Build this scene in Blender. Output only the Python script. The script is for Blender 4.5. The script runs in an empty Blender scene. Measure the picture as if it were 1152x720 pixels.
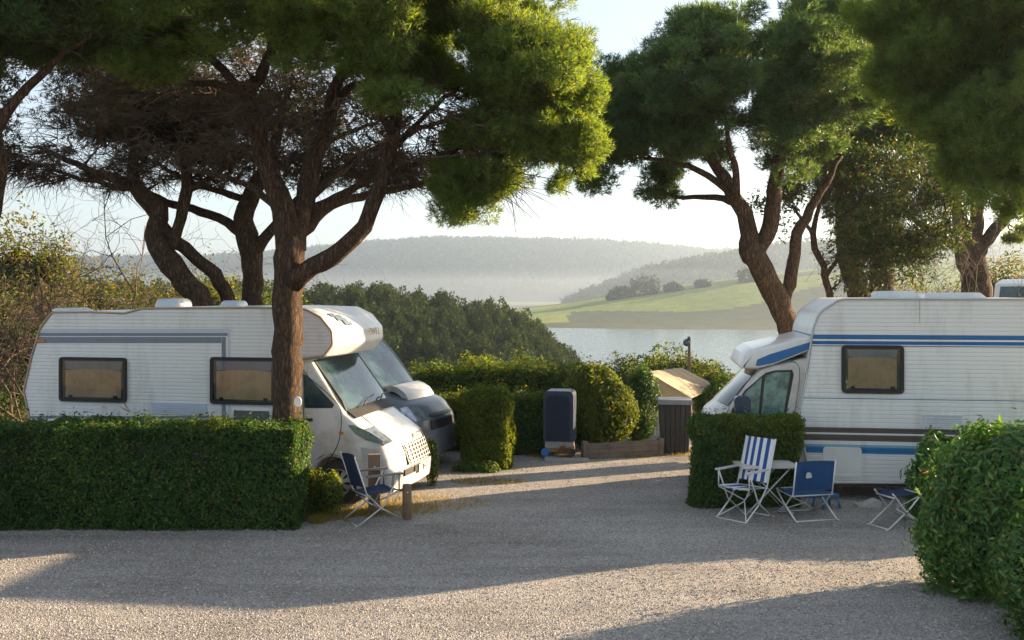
import bpy, bmesh, math, random
import numpy as np
from mathutils import Vector
R = math.radians
rng = np.random.default_rng(7)
random.seed(7)
sc = bpy.context.scene
COL = sc.collection
F, H, CX, HZ = 1120.0, 3.1, 576.0, 330.0      # focal length in px of a 1152 wide picture, eye height, centre column, horizon row


def W(px, py, Y):
    return ((px - CX) / F * Y, Y, H - (py - HZ) / F * Y)


def G(px, py):
    Y = F * H / (py - HZ)
    return ((px - CX) / F * Y, Y)


# ------------------------------------------------------------------ object helpers
def tag(o, label=None, cat=None, group=None, kind=None):
    for k, v in (('label', label), ('category', cat), ('group', group), ('kind', kind)):
        if v:
            o[k] = v
    return o


def thing(name, label, cat, loc=(0, 0, 0), rz=0.0, group=None):
    o = bpy.data.objects.new(name, None)
    o.empty_display_size = .2
    COL.objects.link(o)
    o.location = loc
    o.rotation_euler = (0, 0, rz)
    return tag(o, label, cat, group)


class Geo:
    """collects numpy vertices and faces, builds ONE mesh object"""

    def __init__(self):
        self.v, self.loops, self.sizes, self.mi, self.sm, self.n = [], [], [], [], [], 0

    def add(self, verts, faces, mat=0, smooth=False):
        verts = np.asarray(verts, np.float32).reshape(-1, 3)
        if isinstance(faces, np.ndarray):
            nf, k = faces.shape
            self.loops.append((faces + self.n).reshape(-1).astype(np.int32))
            self.sizes.append(np.full(nf, k, np.int32))
        else:
            nf = len(faces)
            self.loops.append(np.array([i + self.n for f in faces for i in f], np.int32))
            self.sizes.append(np.array([len(f) for f in faces], np.int32))
        self.mi.append(np.full(nf, mat, np.int32))
        self.sm.append(np.full(nf, smooth, bool))
        self.v.append(verts)
        self.n += len(verts)
        return self

    def loose(self, verts, k, mat=0):
        """verts (n,k,3): n separate k-gons"""
        n = len(verts)
        return self.add(verts.reshape(-1, 3), np.arange(n * k).reshape(n, k), mat)

    def box(self, lo, hi, mat=0, rz=0.0, piv=None):
        x0, y0, z0 = lo
        x1, y1, z1 = hi
        v = np.array([(x0, y0, z0), (x1, y0, z0), (x1, y1, z0), (x0, y1, z0), (x0, y0, z1), (x1, y0, z1), (x1, y1, z1), (x0, y1, z1)], float)
        if rz:
            p = np.array(piv if piv else ((x0 + x1) / 2, (y0 + y1) / 2))
            c, s = math.cos(rz), math.sin(rz)
            d = v[:, :2] - p
            v[:, 0] = p[0] + d[:, 0] * c - d[:, 1] * s
            v[:, 1] = p[1] + d[:, 0] * s + d[:, 1] * c
        return self.add(v, np.array([(0, 3, 2, 1), (4, 5, 6, 7), (0, 1, 5, 4), (1, 2, 6, 5), (2, 3, 7, 6), (3, 0, 4, 7)]), mat)

    def tube(self, path, rad, sides=8, mat=0, caps=True, smooth=True, jitter=0.0):
        P = np.asarray(path, float)
        n = len(P)
        r = np.full(n, rad, float) if np.isscalar(rad) else np.asarray(rad, float)
        T = np.gradient(P, axis=0)
        T /= np.linalg.norm(T, axis=1)[:, None] + 1e-9
        up = np.array([0, 0, 1.0]) if abs(T[0, 2]) < .9 else np.array([1.0, 0, 0])
        N = np.empty_like(P)
        a = np.cross(up, T[0])
        N[0] = a / np.linalg.norm(a)
        for i in range(1, n):
            a = N[i - 1] - T[i] * np.dot(N[i - 1], T[i])
            N[i] = a / (np.linalg.norm(a) + 1e-9)
        B = np.cross(T, N)
        ang = np.arange(sides) * 2 * math.pi / sides
        c, s = np.cos(ang), np.sin(ang)
        rr = r[:, None] * (1 + jitter * rng.standard_normal((n, sides))) if jitter else np.repeat(r[:, None], sides, 1)
        V = P[:, None, :] + rr[:, :, None] * (N[:, None, :] * c[None, :, None] + B[:, None, :] * s[None, :, None])
        i, j = np.meshgrid(np.arange(n - 1), np.arange(sides), indexing='ij')
        j2 = (j + 1) % sides
        Fq = np.stack([i * sides + j, i * sides + j2, (i + 1) * sides + j2, (i + 1) * sides + j], -1).reshape(-1, 4)
        base = self.n
        self.add(V.reshape(-1, 3), Fq, mat, smooth)
        if caps and sides > 2:
            self.loops.append(np.arange(sides - 1, -1, -1, dtype=np.int32) + base)
            self.loops.append(np.arange(sides, dtype=np.int32) + base + (n - 1) * sides)
            self.sizes.append(np.array([sides, sides], np.int32))
            self.mi.append(np.full(2, mat, np.int32))
            self.sm.append(np.full(2, False))
        return self

    def slab(self, poly, y0, y1, mat=0, axis='y'):
        """polygon in (x,z) extruded along y"""
        n = len(poly)
        P = np.array([(p[0], p[1]) for p in poly], float)
        def lay(y):
            return np.stack([P[:, 0], np.full(n, y), P[:, 1]], 1)
        v = np.concatenate([lay(y0), lay(y1)])
        f = [list(range(n)), list(range(2 * n - 1, n - 1, -1))] + [[i, n + i, n + (i + 1) % n, (i + 1) % n] for i in range(n)]
        return self.add(v, f, mat)

    def ring(self, poly, inset, y0, y1, mat=0):
        A = np.array(poly, float)[:, :2]
        Bp = inset_poly(A, inset)
        n = len(A)
        def lay(P, y):
            return np.stack([P[:, 0], np.full(n, y), P[:, 1]], 1)
        v = np.concatenate([lay(A, y0), lay(A, y1), lay(Bp, y1), lay(Bp, y0)])
        f = []
        for i in range(n):
            k = (i + 1) % n
            for a, b in ((0, 1), (1, 2), (2, 3), (3, 0)):
                f.append((a * n + i, a * n + k, b * n + k, b * n + i))
        return self.add(v, np.array(f), mat)

    def build(self, name, mats, parent=None, fix=True, sharp=None):
        me = bpy.data.meshes.new(name)
        v = np.concatenate(self.v)
        lp = np.concatenate(self.loops)
        sz = np.concatenate(self.sizes)
        me.vertices.add(len(v))
        me.vertices.foreach_set('co', v.reshape(-1))
        me.loops.add(len(lp))
        me.loops.foreach_set('vertex_index', lp)
        me.polygons.add(len(sz))
        me.polygons.foreach_set('loop_start', np.concatenate([[0], np.cumsum(sz)[:-1]]).astype(np.int32))
        me.polygons.foreach_set('material_index', np.concatenate(self.mi))
        me.polygons.foreach_set('use_smooth', np.concatenate(self.sm))
        me.update(calc_edges=True)
        if fix and len(v) < 60000:
            bm = bmesh.new()
            bm.from_mesh(me)
            bmesh.ops.recalc_face_normals(bm, faces=bm.faces)
            bm.to_mesh(me)
            bm.free()
        if sharp is not None:
            me.polygons.foreach_set('use_smooth', np.ones(len(sz), bool))
            me.set_sharp_from_angle(angle=R(sharp))
        for m in (mats if isinstance(mats, (list, tuple)) else [mats]):
            me.materials.append(m)
        o = bpy.data.objects.new(name, me)
        COL.objects.link(o)
        if parent is not None:
            o.parent = parent
        return o


def inset_poly(P, d):
    P = np.asarray(P, float)
    n = len(P)
    area = .5 * np.sum(P[:, 0] * np.roll(P[:, 1], -1) - np.roll(P[:, 0], -1) * P[:, 1])
    e = np.roll(P, -1, 0) - P
    e /= np.linalg.norm(e, axis=1)[:, None] + 1e-9
    nrm = np.stack([-e[:, 1], e[:, 0]], 1) * (1 if area > 0 else -1)     # inward
    pn = np.roll(nrm, 1, 0)
    m = nrm + pn
    q = np.maximum((m * m).sum(1), .6)
    return P + m * (2 * d / q)[:, None]


def fillet(pts, n=6):
    """closed polygon with optional third value = corner radius"""
    out = []
    N = len(pts)
    for i in range(N):
        p = np.array(pts[i][:2], float)
        r = pts[i][2] if len(pts[i]) > 2 else 0
        if r <= 0:
            out.append(tuple(p))
            continue
        a = np.array(pts[i - 1][:2], float) - p
        b = np.array(pts[(i + 1) % N][:2], float) - p
        la, lb = np.linalg.norm(a), np.linalg.norm(b)
        a /= la
        b /= lb
        th = math.acos(max(-1, min(1, float(a @ b))))
        t = min(r / math.tan(th / 2), la * .48, lb * .48)
        A, B_ = p + a * t, p + b * t
        for k in range(n + 1):
            s = k / n
            out.append(tuple((1 - s) ** 2 * A + 2 * s * (1 - s) * p + s * s * B_))
    return out


def rrect(x0, z0, x1, z1, r=.05):
    return fillet([(x0, z0, r), (x1, z0, r), (x1, z1, r), (x0, z1, r)])


def arc(cx, cz, r, a0, a1, n=12):
    return [(cx + r * math.cos(R(a0 + (a1 - a0) * k / n)), cz + r * math.sin(R(a0 + (a1 - a0) * k / n))) for k in range(n + 1)]


def catmull(pts, step=.15):
    P = np.asarray(pts, float)
    P = np.concatenate([[2 * P[0] - P[1]], P, [2 * P[-1] - P[-2]]])
    out = []
    for i in range(1, len(P) - 2):
        L = np.linalg.norm(P[i + 1][:3] - P[i][:3])
        n = max(2, int(L / step))
        for k in range(n):
            t = k / n
            a, b, c, d = P[i - 1], P[i], P[i + 1], P[i + 2]
            out.append(.5 * (2 * b + (c - a) * t + (2 * a - 5 * b + 4 * c - d) * t * t + (3 * b - a - 3 * c + d) * t ** 3))
    out.append(P[-2])
    return np.array(out)


def smst(a, b, x):
    t = np.clip((np.asarray(x, float) - a) / (b - a), 0, 1)
    return t * t * (3 - 2 * t)


def noise2(x, y, s, seed=0):
    """cheap smooth pseudo noise -1..1"""
    r_ = np.random.default_rng(seed)
    v = 0
    for k in range(6):
        a, ph, f_ = r_.uniform(0, 6.28), r_.uniform(0, 6.28), s * r_.uniform(.6, 1.7)
        v = v + np.sin((x * math.cos(a) + y * math.sin(a)) * f_ + ph)
    return v / 3.2


def noise3(p, s, seed=0):
    r_ = np.random.default_rng(seed)
    v = 0
    for k in range(7):
        d = r_.standard_normal(3)
        d /= np.linalg.norm(d)
        v = v + np.sin((p @ d) * s * r_.uniform(.6, 1.8) + r_.uniform(0, 6.28))
    return v / 3.5


# ------------------------------------------------------------------ materials
class NT:
    def __init__(self, name):
        self.m = bpy.data.materials.new(name)
        self.m.use_nodes = True
        self.t = self.m.node_tree
        self.t.nodes.clear()
        self.out = self.n('ShaderNodeOutputMaterial')

    def n(self, typ, **kw):
        nd = self.t.nodes.new(typ)
        for k, v in kw.items():
            if k in nd.inputs:
                nd.inputs[k].default_value = v
            else:
                setattr(nd, k, v)
        return nd

    def l(self, a, b):
        self.t.links.new(a, b)

    def ramp(self, stops, interp='LINEAR'):
        nd = self.n('ShaderNodeValToRGB')
        cr = nd.color_ramp
        cr.interpolation = interp
        while len(cr.elements) < len(stops):
            cr.elements.new(.5)
        for e, (p, c) in zip(cr.elements, stops):
            e.position = p
            e.color = (*c, 1) if len(c) == 3 else c
        return nd

    def coords(self, scale=1.0, obj=True):
        tc = self.n('ShaderNodeTexCoord')
        mp = self.n('ShaderNodeMapping')
        mp.inputs['Scale'].default_value = scale if isinstance(scale, tuple) else (scale,) * 3
        self.l(tc.outputs['Object' if obj else 'Generated'], mp.inputs['Vector'])
        return mp.outputs[0]


def mat(name, col, rough=.5, metal=0.0, var=.12, vscale=3.0, bump=0.0, bscale=40.0, spec=.5, dirt=None, sheen=0, coat=0.0):
    t = NT(name)
    b = t.n('ShaderNodeBsdfPrincipled', Roughness=rough, Metallic=metal)
    b.inputs['Specular IOR Level'].default_value = spec
    b.inputs['Coat Weight'].default_value = coat
    v = t.coords(1.0)
    nz = t.n('ShaderNodeTexNoise', Scale=vscale, Detail=6.0, Roughness=.65)
    t.l(v, nz.inputs['Vector'])
    c2 = dirt if dirt else tuple(x * (1 - var * 1.6) for x in col)
    rp = t.ramp([(.3, c2), (.55, col), (.8, tuple(min(1, x * (1 + var * .5)) for x in col))])
    t.l(nz.outputs['Fac'], rp.inputs['Fac'])
    t.l(rp.outputs['Color'], b.inputs['Base Color'])
    rr = t.n('ShaderNodeMapRange')
    rr.inputs['To Min'].default_value = max(.02, rough - .1)
    rr.inputs['To Max'].default_value = min(1, rough + .12)
    t.l(nz.outputs['Fac'], rr.inputs['Value'])
    t.l(rr.outputs[0], b.inputs['Roughness'])
    if bump:
        n2 = t.n('ShaderNodeTexNoise', Scale=bscale, Detail=4.0)
        t.l(v, n2.inputs['Vector'])
        bp = t.n('ShaderNodeBump', Strength=bump, Distance=.02)
        t.l(n2.outputs['Fac'], bp.inputs['Height'])
        t.l(bp.outputs[0], b.inputs['Normal'])
    t.l(b.outputs[0], t.out.inputs['Surface'])
    return t.m


def leaf_mat(name, stops, trans=.35, tcol=None, rough=.5, spec=.3, nscale=.9, tboost=1.6):
    t = NT(name)
    g = t.n('ShaderNodeNewGeometry')
    rp = t.ramp(stops)
    t.l(g.outputs['Random Per Island'], rp.inputs['Fac'])
    v = t.coords(1.0)
    nz = t.n('ShaderNodeTexNoise', Scale=nscale, Detail=3.0)
    t.l(v, nz.inputs['Vector'])
    r2 = t.ramp([(.3, (.72, .78, .72)), (.7, (1.2, 1.16, 1.0))])
    t.l(nz.outputs['Fac'], r2.inputs['Fac'])
    mx = t.n('ShaderNodeMix', data_type='RGBA', blend_type='MULTIPLY')
    mx.inputs['Factor'].default_value = 1
    t.l(rp.outputs['Color'], mx.inputs[6])
    t.l(r2.outputs['Color'], mx.inputs[7])
    b = t.n('ShaderNodeBsdfPrincipled', Roughness=rough)
    b.inputs['Specular IOR Level'].default_value = spec
    t.l(mx.outputs[2], b.inputs['Base Color'])
    tr = t.n('ShaderNodeBsdfTranslucent')
    m3 = t.n('ShaderNodeMix', data_type='RGBA', blend_type='MULTIPLY')
    m3.inputs['Factor'].default_value = 1
    tc = tcol or (1.5, 1.25, .5)
    m3.inputs[7].default_value = (tc[0] * tboost, tc[1] * tboost, tc[2] * tboost, 1)
    t.l(mx.outputs[2], m3.inputs[6])
    t.l(m3.outputs[2], tr.inputs['Color'])
    ms = t.n('ShaderNodeMixShader', Fac=trans)
    t.l(b.outputs[0], ms.inputs[1])
    t.l(tr.outputs[0], ms.inputs[2])
    t.l(ms.outputs[0], t.out.inputs['Surface'])
    return t.m


def bark_mat(name, c0, c1, scale=1.0):
    t = NT(name)
    v = t.coords((11 * scale, 11 * scale, 2.0 * scale))
    vo = t.n('ShaderNodeTexVoronoi', Scale=2.2, feature='DISTANCE_TO_EDGE')
    nz = t.n('ShaderNodeTexNoise', Scale=1.6, Detail=8.0, Roughness=.7)
    t.l(v, nz.inputs['Vector'])
    av = t.n('ShaderNodeVectorMath', operation='ADD')
    sc_ = t.n('ShaderNodeVectorMath', operation='SCALE')
    sc_.inputs['Scale'].default_value = 1.7
    t.l(nz.outputs['Color'], sc_.inputs[0])
    t.l(v, av.inputs[0])
    t.l(sc_.outputs[0], av.inputs[1])
    t.l(av.outputs[0], vo.inputs['Vector'])
    rp = t.ramp([(.0, tuple(x * .35 for x in c0)), (.12, c0), (.5, c1)])
    t.l(vo.outputs['Distance'], rp.inputs['Fac'])
    mx = t.n('ShaderNodeMix', data_type='RGBA', blend_type='MULTIPLY')
    mx.inputs['Factor'].default_value = .8
    r2 = t.ramp([(.3, (.55, .55, .58)), (.7, (1.25, 1.15, 1.05))])
    t.l(nz.outputs['Fac'], r2.inputs['Fac'])
    t.l(rp.outputs[0], mx.inputs[6])
    t.l(r2.outputs[0], mx.inputs[7])
    b = t.n('ShaderNodeBsdfPrincipled', Roughness=.9)
    b.inputs['Specular IOR Level'].default_value = .15
    t.l(mx.outputs[2], b.inputs['Base Color'])
    ad = t.n('ShaderNodeMath', operation='ADD')
    t.l(vo.outputs['Distance'], ad.inputs[0])
    t.l(nz.outputs['Fac'], ad.inputs[1])
    bp = t.n('ShaderNodeBump', Strength=.9, Distance=.05)
    t.l(ad.outputs[0], bp.inputs['Height'])
    t.l(bp.outputs[0], b.inputs['Normal'])
    t.l(b.outputs[0], t.out.inputs['Surface'])
    return t.m


def panel_mat(name, bands, base=(.74, .74, .72), rib=.09, zmax=3.4, ribs=True):
    """ribbed aluminium caravan wall; bands = [(z0,z1,colour)] printed stripes by height"""
    t = NT(name)
    tc = t.n('ShaderNodeTexCoord')
    sp = t.n('ShaderNodeSeparateXYZ')
    t.l(tc.outputs['Object'], sp.inputs[0])
    dv = t.n('ShaderNodeMath', operation='DIVIDE')
    dv.inputs[1].default_value = zmax
    t.l(sp.outputs['Z'], dv.inputs[0])
    stops = [(0.0, base)]
    for z0, z1, c in sorted(bands):
        stops += [(z0 / zmax, c), (z1 / zmax, base)]
    rp = t.ramp(stops, 'CONSTANT')
    t.l(dv.outputs[0], rp.inputs['Fac'])
    nz = t.n('ShaderNodeTexNoise', Scale=1.3, Detail=7.0, Roughness=.7)
    mp = t.n('ShaderNodeMapping')
    mp.inputs['Scale'].default_value = (2.6, 2.6, .6)
    t.l(tc.outputs['Object'], mp.inputs[0])
    t.l(mp.outputs[0], nz.inputs['Vector'])
    r2 = t.ramp([(.28, (.78, .765, .73)), (.5, (.97, .965, .95)), (.75, (1, 1, 1))])
    t.l(nz.outputs['Fac'], r2.inputs['Fac'])
    mx = t.n('ShaderNodeMix', data_type='RGBA', blend_type='MULTIPLY')
    mx.inputs['Factor'].default_value = 1
    t.l(rp.outputs[0], mx.inputs[6])
    t.l(r2.outputs[0], mx.inputs[7])
    b = t.n('ShaderNodeBsdfPrincipled', Roughness=.38)
    b.inputs['Specular IOR Level'].default_value = .4
    t.l(mx.outputs[2], b.inputs['Base Color'])
    if ribs:
        ml = t.n('ShaderNodeMath', operation='MULTIPLY')
        ml.inputs[1].default_value = 1 / rib
        t.l(sp.outputs['Z'], ml.inputs[0])
        fr = t.n('ShaderNodeMath', operation='FRACT')
        t.l(ml.outputs[0], fr.inputs[0])
        pp = t.ramp([(0, (0, 0, 0)), (.14, (1, 1, 1)), (.86, (1, 1, 1)), (1, (0, 0, 0))])
        t.l(fr.outputs[0], pp.inputs['Fac'])
        bp = t.n('ShaderNodeBump', Strength=.55, Distance=.012)
        t.l(pp.outputs[0], bp.inputs['Height'])
        sn = t.n('ShaderNodeSeparateXYZ')                # ribs are pressed into the flat side walls only
        t.l(tc.outputs['Normal'], sn.inputs[0])
        ab = t.n('ShaderNodeMath', operation='ABSOLUTE')
        t.l(sn.outputs['Y'], ab.inputs[0])
        gt = t.n('ShaderNodeMath', operation='GREATER_THAN')
        gt.inputs[1].default_value = .8
        t.l(ab.outputs[0], gt.inputs[0])
        st = t.n('ShaderNodeMath', operation='MULTIPLY')
        st.inputs[1].default_value = .55
        t.l(gt.outputs[0], st.inputs[0])
        t.l(st.outputs[0], bp.inputs['Strength'])
        t.l(bp.outputs[0], b.inputs['Normal'])
    t.l(b.outputs[0], t.out.inputs['Surface'])
    return t.m


def glass_mat(name, tint=(.75, .8, .8), refl=.12):
    t = NT(name)
    tr = t.n('ShaderNodeBsdfTransparent')
    tr.inputs['Color'].default_value = (*tint, 1)
    gl = t.n('ShaderNodeBsdfGlossy', Roughness=.03)
    fr = t.n('ShaderNodeFresnel', IOR=1.5)
    ad = t.n('ShaderNodeMath', operation='ADD', use_clamp=True)
    ad.inputs[1].default_value = refl
    t.l(fr.outputs[0], ad.inputs[0])
    ms = t.n('ShaderNodeMixShader')
    t.l(ad.outputs[0], ms.inputs[0])
    t.l(tr.outputs[0], ms.inputs[1])
    t.l(gl.outputs[0], ms.inputs[2])
    t.l(ms.outputs[0], t.out.inputs['Surface'])
    return t.m


M = {}
M['white_paint'] = mat('white_paint', (.76, .75, .72), .3, var=.08, vscale=2.2, coat=.3)
M['cab_paint'] = mat('cab_paint', (.62, .605, .575), .32, var=.14, vscale=2.5, coat=.25, dirt=(.40, .37, .32))
M['bumper'] = mat('bumper', (.46, .45, .43), .55, var=.2, vscale=4, dirt=(.30, .27, .23))
M['grey_plastic'] = mat('grey_plastic', (.16, .16, .17), .55)
M['black_plastic'] = mat('black_plastic', (.018, .018, .02), .45)
M['rubber'] = mat('rubber', (.02, .02, .021), .75, bump=.2)
M['tyre'] = mat('tyre', (.022, .022, .024), .85, bump=.3, dirt=(.06, .05, .04))
M['rim'] = mat('rim', (.42, .41, .39), .4, metal=.4, dirt=(.2, .17, .13))
M['van_paint'] = mat('van_paint', (.058, .076, .102), .38, var=.2, coat=.2)
M['van_bumper'] = mat('van_bumper', (.095, .11, .13), .5, var=.2)
M['glass_dark'] = mat('glass_dark', (.045, .085, .095), .09, var=.6, vscale=1.8, spec=.5)
M['pane'] = glass_mat('pane', (.93, .94, .95), .03)
M['curtain'] = mat('curtain', (.80, .55, .34), .9, var=.15, vscale=5)
M['reflection_band'] = mat('reflection_band', (.36, .42, .50), .8)  # bluish grey that stands for the reflection across the window tops
M['void'] = mat('window_void', (.12, .12, .125), .8)
M['headlight'] = mat('headlight', (.30, .36, .42), .08, metal=.5, var=.4, vscale=9, coat=1.0)
M['amber'] = mat('amber', (.5, .16, .02), .2)
M['trim_tan'] = mat('trim_tan', (.42, .31, .21), .5)
M['trim_grey'] = mat('trim_grey', (.5, .5, .5), .4, metal=.3)
M['stripe_grey'] = mat('stripe_grey', (.17, .20, .25), .45, var=.06)
M['stripe_light'] = mat('stripe_light', (.50, .54, .60), .45, var=.06)
M['stripe_blue'] = mat('stripe_blue', (.012, .13, .36), .4, var=.06)
M['letter_brown'] = mat('letter_brown', (.27, .13, .045), .5)
M['emblem_blue'] = mat('emblem_blue', (.10, .14, .19), .5)
M['plate'] = mat('plate', (.66, .66, .62), .45)
M['letter_black'] = mat('letter_black', (.02, .02, .02), .5)
M['alu'] = mat('alu', (.58, .58, .57), .35, metal=.7)
M['steel_white'] = mat('steel_white', (.66, .66, .66), .35, metal=.25)
M['navy_cloth'] = mat('navy_cloth', (.012, .030, .085), .85, bump=.35, bscale=120, var=.25)
M['blue_cloth'] = mat('blue_cloth', (.007, .068, .20), .8, bump=.35, bscale=120, var=.2)
M['navy_vinyl'] = mat('navy_vinyl', (.006, .016, .042), .6, var=.25, spec=.3)
M['navy_trim'] = mat('navy_trim', (.005, .020, .060), .45)
M['table_top'] = mat('table_top', (.62, .58, .54), .45)
M['timber'] = mat('timber', (.22, .145, .085), .85, bump=.5, bscale=20, var=.3)
M['old_timber'] = mat('old_timber', (.13, .105, .09), .9, bump=.6, bscale=18, var=.35)
M['bin'] = mat('bin', (.016, .016, .019), .6, var=.25, bump=.2)
M['bin_lid'] = mat('bin_lid', (.14, .17, .20), .5)
M['canvas'] = mat('canvas', (.46, .36, .235), .85, var=.12)
M['canvas_seam'] = mat('canvas_seam', (.34, .23, .12), .85)
M['concrete'] = mat('concrete', (.34, .33, .31), .9, bump=.4, var=.2)
M['straw'] = mat('straw', (.26, .14, .06), .9)
M['blue_plastic'] = mat('blue_plastic', (.02, .16, .42), .4)
M['white_tag'] = mat('white_tag', (.78, .77, .73), .5)
M['roof_plastic'] = mat('roof_plastic', (.55, .60, .66), .3, var=.1)
M['lamp_metal'] = mat('lamp_metal', (.10, .14, .18), .4, metal=.5)
M['bark'] = bark_mat('pine_bark', (.115, .078, .054), (.25, .175, .12))
M['twig'] = mat('dry_twig', (.10, .066, .043), .95, var=.3)
M['twig_pale'] = mat('pale_twig', (.15, .11, .075), .95, var=.3)

M['needle'] = leaf_mat('pine_needles', [(0, (.060, .105, .042)), (.5, (.095, .155, .055)), (.9, (.14, .20, .055)), (1, (.17, .14, .06))], trans=.45, tboost=2.1, tcol=(1.5, 1.3, .25), nscale=.7)
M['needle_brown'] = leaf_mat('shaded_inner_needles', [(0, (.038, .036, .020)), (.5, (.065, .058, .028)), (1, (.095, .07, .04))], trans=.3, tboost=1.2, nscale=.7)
M['needle_deep'] = leaf_mat('deep_pine_needles', [(0, (.040, .085, .046)), (.5, (.064, .125, .060)), (.9, (.10, .155, .060)), (1, (.13, .12, .06))], trans=.42, tboost=1.6, tcol=(1.4, 1.25, .4), nscale=.7)
M['leaf_hedge'] = leaf_mat('hedge_leaves', [(0, (.016, .052, .017)), (.5, (.033, .088, .022)), (.85, (.068, .125, .024)), (.97, (.11, .14, .022)), (1, (.22, .13, .05))], trans=.32, tboost=2.2)
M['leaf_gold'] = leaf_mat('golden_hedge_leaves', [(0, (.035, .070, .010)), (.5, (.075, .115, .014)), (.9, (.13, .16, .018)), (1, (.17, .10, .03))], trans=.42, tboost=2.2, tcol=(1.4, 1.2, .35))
M['leaf_laurel'] = leaf_mat('laurel_leaves', [(0, (.028, .092, .020)), (.5, (.056, .158, .030)), (.93, (.105, .215, .04)), (1, (.25, .19, .07))], trans=.3, rough=.35, spec=.5, nscale=1.6)
M['leaf_scrub'] = leaf_mat('scrub_leaves', [(0, (.040, .052, .016)), (.5, (.085, .090, .022)), (1, (.16, .12, .04))], trans=.4, tboost=1.8)
M['leaf_twiggy'] = leaf_mat('sparse_tree_leaves', [(0, (.018, .042, .012)), (.6, (.036, .068, .016)), (.92, (.07, .085, .022)), (1, (.12, .075, .03))], trans=.4, tboost=1.5)
M['leaf_wood'] = leaf_mat('woodland_leaves', [(0, (.024, .044, .020)), (.5, (.040, .064, .026)), (1, (.072, .092, .030))], trans=.2, nscale=.08, tboost=1.2, rough=.95, spec=.03)
M['core'] = mat('hedge_core', (.018, .022, .010), .95)
M['grass_blade'] = leaf_mat('dry_grass_blades', [(0, (.20, .15, .05)), (.6, (.32, .25, .09)), (1, (.12, .15, .03))], trans=.4, tboost=1.3)


def gravel_material():
    t = NT('gravel')
    v = t.coords(1.0)
    vo = t.n('ShaderNodeTexVoronoi', Scale=58.0, Randomness=1.0)
    t.l(v, vo.inputs['Vector'])
    v2 = t.n('ShaderNodeTexVoronoi', Scale=95.0)
    t.l(v, v2.inputs['Vector'])
    big = t.n('ShaderNodeTexNoise', Scale=.45, Detail=5.0, Roughness=.6)
    t.l(v, big.inputs['Vector'])
    rp = t.ramp([(.0, (.205, .192, .182)), (.35, (.285, .268, .252)), (.7, (.345, .325, .305)), (1, (.44, .415, .39))])
    sx = t.n('ShaderNodeSeparateColor')
    t.l(vo.outputs['Color'], sx.inputs[0])
    t.l(sx.outputs[0], rp.inputs['Fac'])
    r2 = t.ramp([(.30, (.70, .67, .63)), (.45, (.95, .94, .92)), (.70, (1.14, 1.13, 1.12))])
    t.l(big.outputs['Fac'], r2.inputs['Fac'])
    mp2 = t.n('ShaderNodeMapping')                      # raked and driven-over streaks along the lane
    mp2.inputs['Scale'].default_value = (.22, 1.5, 1)
    mp2.inputs['Rotation'].default_value = (0, 0, -.12)
    t.l(v, mp2.inputs[0])
    stn = t.n('ShaderNodeTexNoise', Scale=1.3, Detail=6.0, Roughness=.65)
    t.l(mp2.outputs[0], stn.inputs['Vector'])
    r3 = t.ramp([(.34, (.78, .77, .76)), (.50, (1, 1, 1)), (.66, (1.12, 1.12, 1.12))])
    t.l(stn.outputs['Fac'], r3.inputs['Fac'])
    m0 = t.n('ShaderNodeMix', data_type='RGBA', blend_type='MULTIPLY')
    m0.inputs['Factor'].default_value = 1
    t.l(r2.outputs[0], m0.inputs[6])
    t.l(r3.outputs[0], m0.inputs[7])
    mx = t.n('ShaderNodeMix', data_type='RGBA', blend_type='MULTIPLY')
    mx.inputs['Factor'].default_value = 1
    t.l(rp.outputs[0], mx.inputs[6])
    t.l(m0.outputs[2], mx.inputs[7])
    b = t.n('ShaderNodeBsdfPrincipled', Roughness=.9)
    b.inputs['Specular IOR Level'].default_value = .2
    t.l(mx.outputs[2], b.inputs['Base Color'])
    ad = t.n('ShaderNodeMath', operation='MULTIPLY_ADD')
    ad.inputs[1].default_value = .5
    t.l(v2.outputs['Distance'], ad.inputs[0])
    t.l(vo.outputs['Distance'], ad.inputs[2])
    bp = t.n('ShaderNodeBump', Strength=.8, Distance=.02)
    bp.invert = True
    t.l(ad.outputs[0], bp.inputs['Height'])
    t.l(bp.outputs[0], b.inputs['Normal'])
    t.l(b.outputs[0], t.out.inputs['Surface'])
    return t.m


def ground_mat(name, stops, scale=.03, s2=.6, bump=.3, rough=.95, dist=.1):
    t = NT(name)
    v = t.coords(1.0)
    a = t.n('ShaderNodeTexNoise', Scale=scale, Detail=5.0, Roughness=.6)
    c = t.n('ShaderNodeTexNoise', Scale=s2, Detail=8.0, Roughness=.7)
    t.l(v, a.inputs['Vector'])
    t.l(v, c.inputs['Vector'])
    rp = t.ramp(stops)
    t.l(a.outputs['Fac'], rp.inputs['Fac'])
    r2 = t.ramp([(.25, (.6, .6, .6)), (.75, (1.3, 1.3, 1.3))])
    t.l(c.outputs['Fac'], r2.inputs['Fac'])
    mx = t.n('ShaderNodeMix', data_type='RGBA', blend_type='MULTIPLY')
    mx.inputs['Factor'].default_value = 1
    t.l(rp.outputs[0], mx.inputs[6])
    t.l(r2.outputs[0], mx.inputs[7])
    b = t.n('ShaderNodeBsdfPrincipled', Roughness=rough)
    b.inputs['Specular IOR Level'].default_value = .1
    t.l(mx.outputs[2], b.inputs['Base Color'])
    bp = t.n('ShaderNodeBump', Strength=bump, Distance=dist)
    t.l(c.outputs['Fac'], bp.inputs['Height'])
    t.l(bp.outputs[0], b.inputs['Normal'])
    t.l(b.outputs[0], t.out.inputs['Surface'])
    return t.m


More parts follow.
